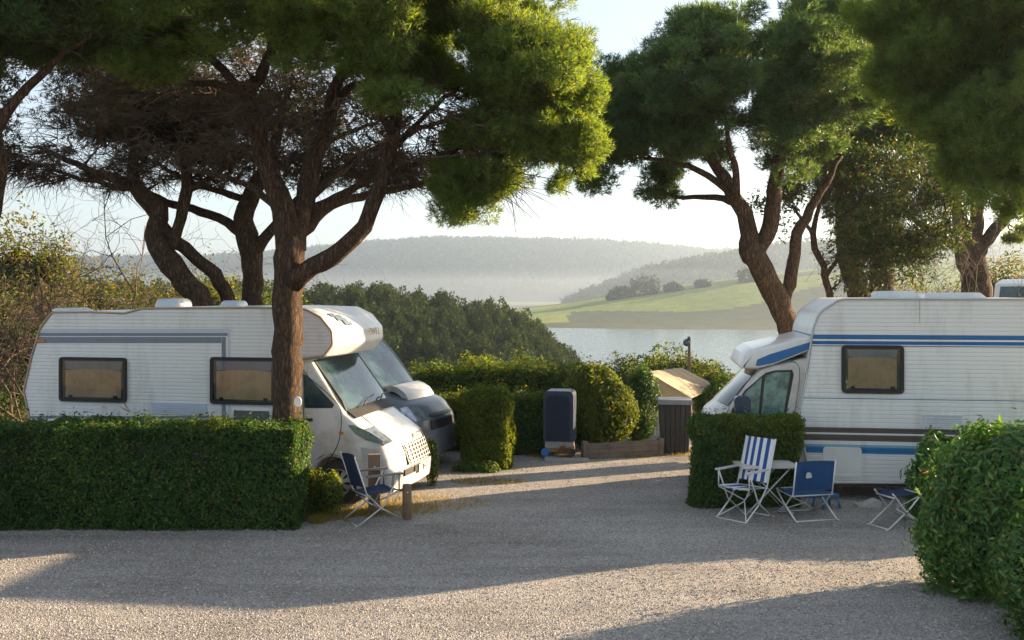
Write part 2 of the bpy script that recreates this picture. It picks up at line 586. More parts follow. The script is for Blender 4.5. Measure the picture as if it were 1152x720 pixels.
M['gravel'] = gravel_material()
M['soil'] = ground_mat('soil', [(.3, (.10, .075, .04)), (.5, (.15, .115, .055)), (.7, (.10, .10, .035))], .25, 3.0)
M['meadow'] = ground_mat('meadow', [(.35, (.13, .17, .035)), (.6, (.19, .22, .05))], .012, .12, .3, dist=.5)
M['meadow_shade'] = ground_mat('meadow_shade', [(.35, (.060, .072, .045)), (.65, (.085, .095, .055))], .01, .10, .4, dist=.5)  # darker grey-green: shade on the far slope, put into the ground colour
M['forest_floor'] = ground_mat('forest_floor', [(.35, (.022, .032, .014)), (.65, (.04, .05, .02))], .02, .15, .6, dist=1.0)
M['valley'] = ground_mat('valley_floor', [(.35, (.13, .13, .08)), (.65, (.20, .19, .11))], .004, .05, .3, dist=1.0)


def water_material():
    t = NT('lake_water')
    v = t.coords((.35, 1.0, 1.0))
    nz = t.n('ShaderNodeTexNoise', Scale=.5, Detail=4.0)
    t.l(v, nz.inputs['Vector'])
    b = t.n('ShaderNodeBsdfPrincipled', Roughness=.12)
    b.inputs['Base Color'].default_value = (.06, .10, .12, 1)
    b.inputs['Specular IOR Level'].default_value = .6
    bp = t.n('ShaderNodeBump', Strength=.7, Distance=.5)
    t.l(nz.outputs['Fac'], bp.inputs['Height'])
    t.l(bp.outputs[0], b.inputs['Normal'])
    t.l(b.outputs[0], t.out.inputs['Surface'])
    return t.m


M['water'] = water_material()

# ------------------------------------------------------------------ camera, sun, sky, haze
SUN_EL, SUN_AZ = R(14.8), R(24.5)              # azimuth from +X towards +Y
cd = bpy.data.cameras.new('camera')
cam = bpy.data.objects.new('camera', cd)
COL.objects.link(cam)
cam.location = (0, 0, H)
cam.rotation_euler = (R(90), 0, 0)
cd.sensor_width = 36
cd.lens = 36 * F / 1152
cd.shift_y = -(360 - HZ) / 1152
cd.clip_start, cd.clip_end = .1, 20000
sc.camera = cam

wd = bpy.data.worlds.new('World')
sc.world = wd
wd.use_nodes = True
nt = wd.node_tree
nt.nodes.clear()
wo = nt.nodes.new('ShaderNodeOutputWorld')
bg = nt.nodes.new('ShaderNodeBackground')
sky = nt.nodes.new('ShaderNodeTexSky')
sky.sky_type = 'NISHITA'
sky.sun_disc = False
sky.sun_elevation = SUN_EL
sky.sun_rotation = R(90) - SUN_AZ
sky.air_density, sky.dust_density, sky.ozone_density, sky.altitude = 1.0, 1.0, 1.4, 50
bg.inputs['Strength'].default_value = .098
veil = nt.nodes.new('ShaderNodeMix')             # thin high cloud evens the sky out
veil.data_type = 'RGBA'
veil.inputs['Factor'].default_value = .68
veil.inputs[7].default_value = (1.56, 1.64, 1.76, 1)
nt.links.new(sky.outputs[0], veil.inputs[6])
nt.links.new(veil.outputs[2], bg.inputs[0])
nt.links.new(bg.outputs[0], wo.inputs['Surface'])

sl = bpy.data.lights.new('sun', 'SUN')
sl.energy, sl.angle, sl.color = 5.0, R(.55), (1.0, .745, .47)
so = bpy.data.objects.new('sun', sl)
COL.objects.link(so)
sd = Vector((math.cos(SUN_EL) * math.cos(SUN_AZ), math.cos(SUN_EL) * math.sin(SUN_AZ), math.sin(SUN_EL)))
so.rotation_euler = sd.to_track_quat('Z', 'Y').to_euler()
so.location = (30, 10, 20)

vs = sc.view_settings
vs.view_transform, vs.look, vs.gamma, vs.exposure = 'Standard', 'None', 1, 2.22
vs.use_curve_mapping = False
cy = sc.cycles
cy.max_bounces, cy.diffuse_bounces, cy.glossy_bounces, cy.transmission_bounces, cy.volume_bounces, cy.transparent_max_bounces = 6, 3, 3, 4, 0, 12
cy.use_denoising = True
cy.denoising_prefilter = 'NONE'
cy.caustics_reflective = cy.caustics_refractive = False
cy.sample_clamp_indirect = 4.0

# ------------------------------------------------------------------ setting: ground, gravel, lake, hills
def sheet(name, xs, ys, zf, m, kind='structure', fan=None):
    """height field; fan widens the rows with distance so that far rows reach further"""
    U, Y = np.meshgrid(xs, ys)
    X = U * (Y + fan) if fan is not None else U
    Z = zf(X, Y)
    ny, nx = X.shape
    i, j = np.meshgrid(np.arange(ny - 1), np.arange(nx - 1), indexing='ij')
    a = i * nx + j
    g = Geo()
    g.add(np.stack([X, Y, Z], -1).reshape(-1, 3), np.stack([a, a + 1, a + nx + 1, a + nx], -1).reshape(-1, 4), 0, True)
    o = g.build(name, m, fix=False)
    return tag(o, kind=kind)


LAKE = -17.0


def z_ground(X, Y):
    fall = smst(27, 75, Y)
    z = -12 * fall - 12 * smst(70, 150, Y)
    z = z + 7.5 * smst(900, 1200, Y) + .5 * noise2(X, Y, .05, 3) * fall
    return z


def z_wood(X, Y):
    top = np.interp(X, [-400, -60, -32, -21, -14, -8, -2, 3, 7, 11, 16], [3, 1, -.2, -.8, -2.0, -2.6, -3.0, -5, -8, -12, -26])
    bell = np.where(Y < 165, smst(60, 165, Y), 1 - smst(165, 230, Y))
    return -26 + (top + 26) * bell + .5 * noise2(X, Y, .12, 5) * bell


def z_field(X, Y):
    px = CX + X / Y * F                       # only used to draw the crest along the slope of the shore
    crest = np.interp(X, [-60, 0, 40, 90, 160, 230, 300, 700], [-19, -10, -5.5, 3, 13, 21, 30, 40])
    up = smst(488 + .05 * X, 800, Y)
    z = -19.5 + (crest + 19.5) * up
    z = np.where(Y > 800, z + (-26 - crest) * smst(800, 1150, Y), z)
    return z + .6 * noise2(X, Y, .02, 6) * up


def z_ridge2(X, Y):
    top = np.interp(X, [-500, 60, 120, 200, 280, 400, 520, 1500], [-30, -22, 0, 30, 46, 68, 74, 60])
    bell = np.where(Y < 1500, smst(1150, 1500, Y), 1 - smst(1500, 1900, Y))
    return -26 + (top + 26) * bell + 1.5 * noise2(X, Y, .02, 8) * bell


def z_ridge(X, Y):
    x = X * 2700 / Y
    top = np.interp(x, [-4200, -1500, -830, -580, -380, -180, 60, 260, 420, 560, 720, 900, 1600, 4200],
                    [90, 80, 92, 105, 132, 146, 138, 134, 122, 110, 100, 92, 110, 100])
    bell = np.where(Y < 2700, smst(2150, 2700, Y) ** .8, 1 - .5 * smst(2700, 3300, Y))
    return -20 + (top + 20) * bell + 4 * noise2(X, Y, .006, 9) * bell + 1.5 * noise2(X, Y, .03, 10) * bell


us = np.linspace(-1.5, 1.5, 61)
sheet('ground', us, np.concatenate([np.linspace(-60, 24, 12), np.linspace(26, 170, 50), np.geomspace(175, 6000, 40)]), z_ground, M['soil'], fan=80)
sheet('gravel_lot', np.linspace(-12, 12, 40), np.linspace(2, 22.4, 40), lambda X, Y: .004 + .012 * (noise2(X, Y, .9, 2) + 1) + 0 * X, M['gravel'])
sheet('lake', np.linspace(-900, 900, 3), np.linspace(70, 900, 3), lambda X, Y: 0 * X + LAKE, M['water'])
sheet('wooded_hill', np.linspace(-140, 24, 90), np.linspace(55, 232, 60), z_wood, M['forest_floor'])
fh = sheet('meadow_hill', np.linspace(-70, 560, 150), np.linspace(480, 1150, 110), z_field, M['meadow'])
fh.data.materials.append(M['meadow_shade'])
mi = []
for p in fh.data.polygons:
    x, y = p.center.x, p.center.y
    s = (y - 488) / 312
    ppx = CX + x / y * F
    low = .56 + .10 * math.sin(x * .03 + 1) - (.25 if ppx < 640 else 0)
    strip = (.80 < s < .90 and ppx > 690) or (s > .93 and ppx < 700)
    mi.append(1 if (s < low or strip) and s < 1.3 else 0)  # lower slope takes the painted shade colour, as do the narrow strips
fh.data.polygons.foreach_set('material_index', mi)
sheet('valley_floor', np.linspace(-.75, .75, 20), np.geomspace(1080, 2700, 20), lambda X, Y: -16 + 0 * X, M['valley'], fan=0)
sheet('middle_ridge', np.linspace(-450, 1400, 140), np.linspace(1140, 1900, 60), z_ridge2, M['forest_floor'])
sheet('far_ridge', np.linspace(-1.1, 1.1, 240), np.linspace(2150, 3300, 60), z_ridge, M['forest_floor'], fan=0)


def wood_mass(name, P, hgt, wid, nleaf, size, m, label, cone=.5):
    """a far wood: leafy crowns of many trees read as one mass"""
    N = len(P)
    h = hgt * rng.uniform(.65, 1.25, N)
    w = wid * rng.uniform(.7, 1.3, N)
    d = rng.standard_normal((N, nleaf, 3))
    d /= np.linalg.norm(d, axis=2)[:, :, None]
    d *= rng.uniform(.72, 1.0, (N, nleaf, 1))
    t = (d[:, :, 2] + 1) / 2
    taper = 1 - cone * t
    c = np.empty((N, nleaf, 3))
    c[:, :, 0] = P[:, None, 0] + d[:, :, 0] * w[:, None] * taper
    c[:, :, 1] = P[:, None, 1] + d[:, :, 1] * w[:, None] * taper
    c[:, :, 2] = P[:, None, 2] + t * h[:, None] * .98 - .1
    c = c.reshape(-1, 3)
    n = len(c)
    s = size * rng.uniform(.6, 1.4, n)[:, None, None]
    tri = c[:, None, :] + rng.standard_normal((n, 3, 3)) * s * .6
    g = Geo()
    g.loose(tri, 3)
    o = g.build(name, m, fix=False)
    return tag(o, label, 'wood', kind='stuff')


n = 3000
X = rng.uniform(-95, 17, n)
Y = 165 - 95 * rng.uniform(0, 1, n) ** 1.3
Z = z_wood(X, Y)
k = Z > LAKE - 1.5
wood_mass('woodland', np.stack([X, Y, Z], 1)[k], 4.6, 1.5, 380, .23, M['leaf_wood'], 'dense dark green wood on the near hillside above the lake')
n = 4200
X = rng.uniform(40, 760, n)
Y = rng.uniform(1190, 1520, n)
Z = z_ridge2(X, Y)
k = Z > -16
wood_mass('woodland', np.stack([X, Y, Z], 1)[k], 13, 5.0, 26, 3.2, M['leaf_wood'], 'hazy wood on the middle ridge behind the meadow hill')
n = 15000
Y = rng.uniform(2250, 2760, n)
X = rng.uniform(-.62, .62, n) * Y
Z = z_ridge(X, Y)
wood_mass('woodland', np.stack([X, Y, Z], 1), 15, 8.0, 16, 5.5, M['leaf_wood'], 'pale hazy forest covering the long far ridge on the horizon')

# the air: far hills fade to pale blue
g = Geo()
g.box((-5200, -80, -40), (5200, 4300, 185))
hz = NT('haze_air')
pv = hz.n('ShaderNodeVolumePrincipled', Density=.00026, Anisotropy=.6)
pv.inputs['Color'].default_value = (.64, .80, 1.0, 1)
hz.l(pv.outputs[0], hz.out.inputs['Volume'])
tag(g.build('haze', hz.m), 'pale blue haze over the valley', 'haze', kind='stuff')


g = Geo()
g.box((-2600, 1170, -25), (2600, 2280, 34))
hm = NT('mist_air')
pv = hm.n('ShaderNodeVolumePrincipled', Density=.00022, Anisotropy=.5)
pv.inputs['Color'].default_value = (.78, .88, 1.0, 1)
hm.l(pv.outputs[0], hm.out.inputs['Volume'])
tag(g.build('mist', hm.m), 'low pale mist lying in the valley below the far ridge', 'mist', kind='stuff')

# ------------------------------------------------------------------ foliage
def unit(v):
    return v / (np.linalg.norm(v, axis=-1, keepdims=True) + 1e-9)


def needles(C, rad, tufts, k, L, w, flat=.70):
    """C (n,3) clump centres, rad (n,) -> needle triangles"""
    n = len(C)
    d = unit(rng.standard_normal((n, tufts, 3)))
    u = rng.uniform(.12, 1, (n, tufts, 1)) ** .45
    off = d * u * rad[:, None, None]
    off[:, :, 2] *= flat
    P = (C[:, None, :] + off).reshape(-1, 3)
    td = unit(d.reshape(-1, 3) * np.array([1, 1, .8]) + np.array([0, 0, .55]) + .5 * rng.standard_normal((n * tufts, 3)))
    nd = unit(td[:, None, :] + .55 * rng.standard_normal((n * tufts, k, 3)))
    p = P[:, None, :] + .02 * rng.standard_normal((n * tufts, k, 3))
    ln = L * rng.uniform(.6, 1.15, (n * tufts, k, 1))
    side = unit(np.cross(nd, rng.standard_normal(nd.shape))) * w
    tri = np.stack([p - side, p + side, p + nd * ln], 2)
    return tri.reshape(-1, 3, 3)


def leaves(P, N, size, asp=.55, tilt=.6, fold=.0):
    """P (n,3), N outward (n,3) -> rhombic leaves (n,4,3)"""
    n = len(P)
    nn = unit(N + tilt * rng.standard_normal((n, 3)))
    a = unit(np.cross(nn, rng.standard_normal((n, 3))))
    b = np.cross(nn, a)
    s = size * rng.uniform(.6, 1.25, (n, 1))
    tip = P + a * s
    base = P - a * s * .25
    mid = P + a * s * .3
    return np.stack([base, mid + b * s * asp * .5 + nn * s * .08, tip - nn * s * .1, mid - b * s * asp * .5 + nn * s * .08], 1)


def box_hedge(name, label, x0, x1, y0, y1, z1, n, size, m, group='clipped hedges', rnd=.10, lump=.05, top_sprig=.13, faces='flrtb', gold=None, asp=.6, seed=1):
    """clipped box hedge: a leafy shell over a dark woody core"""
    w = {'f': (x1 - x0) * z1 * 1.0, 'b': (x1 - x0) * z1 * .35, 'l': (y1 - y0) * z1, 'r': (y1 - y0) * z1, 't': (x1 - x0) * (y1 - y0)}
    tot = sum(w[c] for c in faces)
    PP, NN = [], []
    for c in faces:
        k = max(10, int(n * w[c] / tot))
        a, b = rng.uniform(0, 1, k), rng.uniform(0, 1, k)
        xx, yy, zz = x0 + a * (x1 - x0), y0 + a * (y1 - y0), b * z1
        if c == 'f':
            P = np.stack([xx, np.full(k, y0), zz], 1); N = np.array([0, -1, 0])
        elif c == 'b':
            P = np.stack([xx, np.full(k, y1), zz], 1); N = np.array([0, 1, 0])
        elif c == 'l':
            P = np.stack([np.full(k, x0), yy, zz], 1); N = np.array([-1, 0, 0])
        elif c == 'r':
            P = np.stack([np.full(k, x1), yy, zz], 1); N = np.array([1, 0, 0])
        else:
            P = np.stack([xx, y0 + b * (y1 - y0), np.full(k, z1)], 1); N = np.array([0, 0, 1])
        PP.append(P)
        NN.append(np.repeat(N[None, :], k, 0).astype(float))
    P, N = np.concatenate(PP), np.concatenate(NN)
    # round the edges: pull points that lie near two faces towards the middle
    c = np.array([(x0 + x1) / 2, (y0 + y1) / 2, z1 / 2])
    hs = np.array([(x1 - x0) / 2, (y1 - y0) / 2, z1 / 2])
    q = np.maximum(np.abs(P - c) - (hs - rnd), 0)
    q[:, 2] = np.where(P[:, 2] < z1 / 2, 0, q[:, 2])
    ql = np.linalg.norm(q, axis=1)
    qs = q * np.sign(P - c)
    over = np.maximum(ql - rnd, 0)
    P = P - unit(qs) * over[:, None]
    N = np.where(ql[:, None] > rnd * .8, unit(qs + N * .2), N)
    dep = lump * noise3(P, 4.5, seed) + .8 * lump * noise3(P, 13, seed + 1) + .02 * noise3(P, 40, seed + 2) - .15 * rng.uniform(0, 1, len(P)) ** 1.6
    spr = (rng.uniform(0, 1, len(P)) < .07) * (N[:, 2] > .3)
    P = P + N * (dep + spr * rng.uniform(0, top_sprig, len(P)))[:, None]
    P[:, 2] = np.maximum(P[:, 2], .015)
    g = Geo()
    lv = leaves(P, N, size, asp)
    if gold is None:
        g.loose(lv, 4)
        mats = [m, M['core']]
        cm = 1
    else:
        kk = gold(P)
        g.loose(lv[~kk], 4, 0).loose(lv[kk], 4, 2)
        mats = [m, M['core'], M['leaf_gold']]
        cm = 1
    ins = .12
    g.box((x0 + ins, y0 + ins, 0), (x1 - ins, y1 - ins, z1 - ins), cm)
    o = g.build(name, mats, fix=False)
    return tag(o, label, 'hedge' if 'hedge' in name else 'shrub', group)


def bush(name, label, blobs, n, size, m, cat='shrub', group=None, m2=None, frac2=0, asp=.5, lump=.14, tilt=.7, core=True, stems=0):
    """free growing shrub: leaves over and through a union of ellipsoids (cx,cy,cz,rx,ry,rz)"""
    B = np.array(blobs, float)
    area = (B[:, 3] * B[:, 5] + B[:, 4] * B[:, 5] + B[:, 3] * B[:, 4])
    cnt = (n * area / area.sum()).astype(int)
    g = Geo()
    for b, k in zip(B, cnt):
        d = unit(rng.standard_normal((k, 3)))
        rr = (1 - .5 * rng.uniform(0, 1, k) ** 1.5 + .10 * np.minimum(1.6, np.maximum(0, rng.standard_normal(k))) * (rng.uniform(0, 1, k) < .25))
        rr = rr * (1 + lump * noise3(d * b[3:6] + b[:3], 3.2 / max(.35, b[3:6].mean()), int(abs(b[0] * 10)) + 3)
                   + lump * noise3(d * b[3:6] + b[:3], 9, 5))
        P = b[:3] + d * b[3:6] * rr[:, None]
        ok = P[:, 2] > .02 + z_ground(P[:, 0], P[:, 1])
        P, d = P[ok], d[ok]
        lv = leaves(P, d / b[3:6], size, asp, tilt)
        if m2 is not None:
            kk = rng.uniform(0, 1, len(P)) < frac2
            g.loose(lv[~kk], 4, 0).loose(lv[kk], 4, 2)
        else:
            g.loose(lv, 4, 0)
        if core:
            th, ph = np.meshgrid(np.linspace(0, 2 * math.pi, 13)[:-1], np.linspace(.15, math.pi - .15, 7))
            s = .66
            V = np.stack([b[0] + s * b[3] * np.cos(th) * np.sin(ph), b[1] + s * b[4] * np.sin(th) * np.sin(ph), np.maximum(b[2] + s * b[5] * np.cos(ph), .0 + z_ground(b[0], b[1]))], -1).reshape(-1, 3)
            i, j = np.meshgrid(np.arange(6), np.arange(12), indexing='ij')
            g.add(V, np.stack([i * 12 + j, (i + 1) * 12 + j, (i + 1) * 12 + (j + 1) % 12, i * 12 + (j + 1) % 12], -1).reshape(-1, 4), 1)
    mats = [m, M['core'], m2] if m2 is not None else [m, M['core']]
    o = g.build(name, mats, fix=False)
    return tag(o, label, cat, group)


# ------------------------------------------------------------------ trees
def sphere_pts(n):
    return unit(rng.standard_normal((n, 3)))


def make_tree(label, base, limbs, blobs, needle=(.11, .0075), tufts=230, k=6, rad=(.38, .62), m='needle', twigs=900, twig_len=.7, sides=9,
              leafy=None, group='umbrella pines', name='pine_tree', cat='tree', shell=.5, hang=.15, bark='bark', gap=-.30, link=.010, sec_r=.03):
    """limbs: list of (points[(x,y,z,r)]); blobs: (cx,cy,cz,rx,ry,rz,count) ellipsoids filled with needle clumps"""
    root = thing(name, label, cat, base, 0, group)
    b0 = np.array(base, float)
    g = Geo()
    nodes, nrad = [], []
    for L in limbs:
        P = catmull(L, .16)
        P[:, :3] += .012 * rng.standard_normal((len(P), 3))
        g.tube(P[:, :3] - b0, P[:, 3] * (1 + .03 * rng.standard_normal(len(P))), sides, 0, True, True, .03)
        s = len(P) // 3 if L is limbs[0] else 1
        nodes.append(P[s::2, :3])
        nrad.append(P[s::2, 3])
    nodes = np.concatenate(nodes)
    nrad = np.concatenate(nrad)
    cc, cr, cb = [], [], []
    for bi, b in enumerate(blobs):
        cnt = int(b[6])
        d = sphere_pts(cnt)
        out_ = rng.uniform(0, 1, (cnt, 1)) < .30
        u = rng.uniform(shell, 1.0, (cnt, 1)) ** .7 * (1 + .30 * out_ * rng.uniform(0, 1, (cnt, 1)))
        u = u * (1 + .22 * noise3(d * np.array(b[3:6]), 2.6 / max(.4, rad[1] * 2.4), bi + 11))[:, None]
        p_ = np.array(b[:3]) + d * u * np.array(b[3:6])
        lay = rad[1] * 1.9                                       # foliage sits in loose horizontal plates
        zq = np.round((p_[:, 2] + .25 * noise2(p_[:, 0], p_[:, 1], 1.1, 4)) / lay) * lay
        p_[:, 2] += .28 * (zq - p_[:, 2])
        r_ = rng.uniform(*rad, cnt) * (b[7] if len(b) > 7 else 1) * np.where(out_[:, 0], .75, 1)
        bare_ = len(b) > 8 and b[8] == 'bare'
        keep = (noise3(p_, 2.6 / max(.3, rad[1] * 2.2), 31) > gap) | bare_
        p_, r_ = p_[keep], r_[keep]
        cnt = len(p_)
        cc.append(p_)
        cr.append(r_)
        cb.append(np.full(cnt, len(b) > 8 and b[8] == 'bare'))
    cc, cr, cb = np.concatenate(cc), np.concatenate(cr), np.concatenate(cb)
    order = np.argsort([np.min(np.linalg.norm(nodes - c, axis=1)) for c in cc])
    tw = []
    for ci in order:
        c = cc[ci]
        dv = nodes - c
        dist = np.linalg.norm(dv, axis=1)
        cost = dist * (1 + .35 * np.maximum(dv[:, 2], 0) / (dist + .01)) - .6 * np.minimum(nrad, .06)
        ni = int(np.argmin(cost))
        a = nodes[ni]
        ln = dist[ni]
        if ln < .08:
            continue
        mid = a * .5 + c * .5 + np.array([0, 0, -.12 * ln]) + .10 * ln * rng.standard_normal(3)
        ts = np.linspace(0, 1, max(4, min(9, int(ln / .25) + 3)))[:, None]
        P = (1 - ts) ** 2 * a + 2 * ts * (1 - ts) * mid + ts * ts * c
        P[1:-1] += .03 * ln * rng.standard_normal((len(P) - 2, 3)) * .6
        r0 = min(nrad[ni] * .62, sec_r + link * ln)
        rr = np.linspace(r0, .008, len(P))
        g.tube(P - b0, rr, 5, 0, False)
        nodes = np.concatenate([nodes, P[1:]])
        nrad = np.concatenate([nrad, rr[1:]])
        tw.append(P[1:])
    tw = np.concatenate(tw) if tw else nodes
    gt = Geo()
    ctr = cc.mean(0)
    NB = [np.array(b[:6], float) for b in blobs]
    for _ in range(twigs):
        a = tw[rng.integers(len(tw))]
        out = unit((a - ctr) * np.array([1, 1, .3]) + .9 * rng.standard_normal(3) * np.array([1, 1, .6]))
        ln = twig_len * rng.uniform(.3, 1.1)
        e = a + out * ln
        if min((((e - b[:3]) / np.array(b[3:6])) ** 2).sum() for b in NB) > 1.05:
            ln *= .3
        p1 = a + out * ln * .5 + .06 * rng.standard_normal(3)
        p2 = p1 + (out * .8 + .5 * rng.standard_normal(3)) * ln * .5 + np.array([0, 0, -hang * ln])
        gt.tube(np.array([a, p1, p2]) - b0, [.009, .006, .003], 3, 0, False)
        if rng.uniform() < .6:
            p3 = p1 + (out + .9 * rng.standard_normal(3)) * ln * .4
            gt.tube(np.array([p1, p3]) - b0, [.005, .003], 3, 0, False)
    g.build('trunk', M[bark], root, fix=False)
    if twigs:
        gt.build('twigs', M['twig'], root, fix=False)
    cc, cr = cc[~cb], cr[~cb]
    g2 = Geo()
    if leafy is None:
        T = needles(cc - b0, cr, tufts, k, needle[0], needle[1])
        g2.loose(T.astype(np.float32), 3)
    else:
        size, per = leafy
        d = sphere_pts(len(cc) * per).reshape(len(cc), per, 3)
        P = (cc - b0)[:, None, :] + d * (rng.uniform(.1, 1, (len(cc), per, 1)) ** .5) * cr[:, None, None]
        g2.loose(leaves(P.reshape(-1, 3), d.reshape(-1, 3) + np.array([0, 0, .3]), size, .5, .9), 4)
    g2.build('crown', M[m], root, fix=False)
    return root


def px_limb(pts, Y):
    """(px,py,width px[,dY]) photo points on a tree at distance Y -> x,y,z,r"""
    out = []
    for p in pts:
        y = Y + (p[3] if len(p) > 3 else 0)
        out.append((*W(p[0], p[1], y), p[2] / F * y / 2))
    return out


def px_blob(cx, cy, rx, ry, Y, dY, cnt, scale=1, *kind):
    x, y, z = W(cx, cy, Y)
    return (x, y, z, rx / F * Y, dY, ry / F * Y, cnt, scale, *kind)


# T1: the big pine between the front hedge and the motorhome
Y1 = 13.75
tb = (W(325, 470, Y1)[0], Y1, 0)
T1 = [
    [(tb[0], Y1, -.05, .30), (tb[0] - .01, Y1, .35, .255)] + px_limb([(323, 510, 36), (323, 440, 33.5), (324, 370, 33), (325, 320, 35), (327, 290, 36), (327, 262, 26), (324, 236, 10)], Y1),
    px_limb([(326, 285, 30), (318, 235, 27), (302, 190, 23), (289, 140, 20), (278, 104, 19), (291, 88, 13, -.2), (304, 58, 11, -.4), (316, 10, 9, -.6), (320, -30, 6, -.7)], Y1),
    px_limb([(280, 108, 15), (262, 92, 12, -.2), (238, 66, 10, -.5), (195, 45, 8, -.9), (150, 34, 5, -1.1)], Y1),
    px_limb([(278, 106, 12), (250, 96, 9, .3), (210, 92, 7, .6), (160, 80, 5, .9)], Y1),
    px_limb([(330, 280, 27), (338, 235, 23, .2), (352, 185, 21, .4), (368, 140, 18, .6), (376, 105, 14, .7), (400, 60, 9, .6), (420, 10, 6, .5)], Y1),
    px_limb([(372, 125, 11, .6), (390, 100, 9, .7), (412, 92, 7, 1.0), (440, 70, 5, 1.4)], Y1),
    px_limb([(330, 318, 26, -.1), (352, 300, 22, -.2), (385, 280, 20, -.3), (410, 255, 19, -.35), (425, 215, 18, -.3), (436, 180, 16, -.25), (444, 140, 15, -.2), (445, 110, 12, -.2), (455, 70, 8, -.2), (470, 30, 5, -.2)], Y1),
    px_limb([(442, 150, 9, -.2), (425, 122, 8, -.5), (415, 95, 6, -.7), (410, 60, 4, -.8)], Y1),
    px_limb([(444, 165, 8, -.2), (470, 140, 6, 0), (500, 110, 5, .2), (540, 80, 4, .3)], Y1),
    px_limb([(340, 262, 15, .3), (372, 232, 11, .8), (430, 215, 9, 1.2), (480, 205, 7, 1.3), (530, 195, 4, 1.3)], Y1),
    px_limb([(345, 240, 12, .3), (390, 215, 9, .3), (450, 190, 7, .1), (510, 170, 5, -.1), (565, 140, 3, -.2)], Y1),
    px_limb([(352, 220, 10, .6), (400, 180, 8, 1.3), (460, 150, 6, 1.8), (520, 130, 4, 2.0)], Y1),
    px_limb([(318, 240, 10, .2), (290, 215, 8, .6), (255, 200, 6, 1.0), (210, 190, 4, 1.3)], Y1),
]
B1 = [
    px_blob(300, -40, 280, 66, 13.6, 2.9, 330),
    px_blob(170, 22, 130, 46, 12.5, 1.5, 190),
    px_blob(60, 15, 90, 52, 13.0, 1.5, 110),
    px_blob(395, 12, 130, 52, 12.6, 1.5, 210),
    px_blob(490, 30, 100, 62, 13.2, 1.8, 250),
    px_blob(590, 92, 66, 58, 13.2, 1.2, 230),
    px_blob(636, 100, 30, 40, 13.1, .6, 60),
    px_blob(650, 160, 18, 32, 13.1, .4, 26),
    px_blob(560, 165, 80, 42, 13.4, 1.0, 150),
    px_blob(565, 30, 44, 36, 13.3, .8, 80),
    px_blob(518, 218, 30, 17, 13.5, .4, 30),
    px_blob(590, 208, 52, 20, 13.4, .5, 44),
    px_blob(470, 92, 60, 28, 12.5, .7, 46),
    px_blob(400, 130, 150, 55, 13.8, 1.6, 90, 1, 'bare'),
    px_blob(500, 150, 90, 45, 13.6, 1.2, 80, 1, 'bare'),
    px_blob(230, 130, 130, 50, 13.8, 1.6, 100, 1, 'bare'),
]
make_tree('tall umbrella pine rising behind the front hedge with a white disc on its trunk', tb, T1, B1, twigs=5500, twig_len=.6, tufts=88, k=8, needle=(.09, .006), rad=(.15, .34), shell=.55)

# T2, T3: the two pines behind the motorhome
Y2 = 19.5
tb = (W(285, 400, Y2)[0], Y2, 0)
make_tree('upright forked pine standing behind the grey-striped motorhome roof', tb, [
    [(tb[0], Y2, -.05, .27)] + px_limb([(285, 430, 25), (285, 345, 24), (284, 300, 24), (278, 265, 26), (275, 245, 22), (285, 215, 20), (300, 190, 17), (310, 160, 13), (318, 120, 8)], Y2),
    px_limb([(283, 290, 15), (302, 262, 12), (322, 240, 11), (345, 215, 9), (380, 190, 6)], Y2),
    px_limb([(272, 262, 14), (255, 250, 11), (225, 238, 10), (195, 230, 9), (160, 215, 8), (120, 200, 6), (75, 180, 4)], Y2),
    px_limb([(277, 225, 9), (250, 215, 7), (215, 205, 6), (170, 180, 4)], Y2),
    px_limb([(300, 190, 9), (340, 175, 7), (390, 150, 5), (430, 135, 3)], Y2),
], [px_blob(260, 105, 200, 62, 20.3, 3.0, 150), px_blob(330, 150, 150, 45, 19.6, 2.0, 60), px_blob(430, 160, 120, 50, 19.8, 1.5, 46), px_blob(300, 185, 190, 30, 19.6, 1.8, 110, 1, 'bare'), px_blob(440, 190, 90, 28, 19.6, 1.2, 50, 1, 'bare')],
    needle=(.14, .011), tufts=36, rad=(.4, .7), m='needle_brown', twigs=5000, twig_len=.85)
Y3 = 18.6
tb = (W(240, 345, Y3)[0], Y3 + .1, 0)
make_tree('leaning twin-stemmed pine behind the grey-striped motorhome, both stems bending back to the rear', tb, [
    [(tb[0] + .35, Y3, -.05, .28), (tb[0] + .2, Y3, 1.2, .26)] + px_limb([(228, 345, 25), (208, 318, 26), (186, 288, 26), (174, 265, 24), (180, 245, 22), (172, 225, 17), (152, 210, 14), (130, 200, 11), (95, 190, 8), (55, 170, 5)], Y3),
    [(tb[0] + .75, Y3 + .5, -.05, .2)] + px_limb([(262, 400, 18, .5), (259, 345, 17, .5), (248, 318, 16, .4), (225, 294, 15, .3), (200, 272, 14, .1), (180, 250, 12), (165, 232, 12), (150, 212, 9), (148, 180, 7), (160, 140, 4)], Y3),
    px_limb([(194, 280, 12), (200, 255, 12), (208, 225, 14), (211, 200, 13), (205, 170, 9), (200, 130, 5)], Y3),
    px_limb([(209, 215, 9), (235, 200, 7), (265, 178, 6), (290, 160, 3)], Y3),
    px_limb([(172, 225, 9), (150, 195, 8), (160, 170, 6), (185, 150, 4)], Y3),
    px_limb([(150, 212, 8), (110, 205, 6), (70, 195, 4), (30, 180, 3)], Y3),
], [px_blob(120, 115, 180, 58, 19.2, 2.6, 150), px_blob(40, 125, 95, 50, 18.5, 1.6, 130), px_blob(110, 105, 120, 40, 18.9, 1.6, 80), px_blob(200, 135, 130, 38, 18.3, 1.4, 50), px_blob(120, 185, 150, 30, 18.6, 1.8, 110, 1, 'bare')],
    needle=(.14, .011), tufts=50, rad=(.4, .7), m='needle_brown', twigs=5000, twig_len=.85)

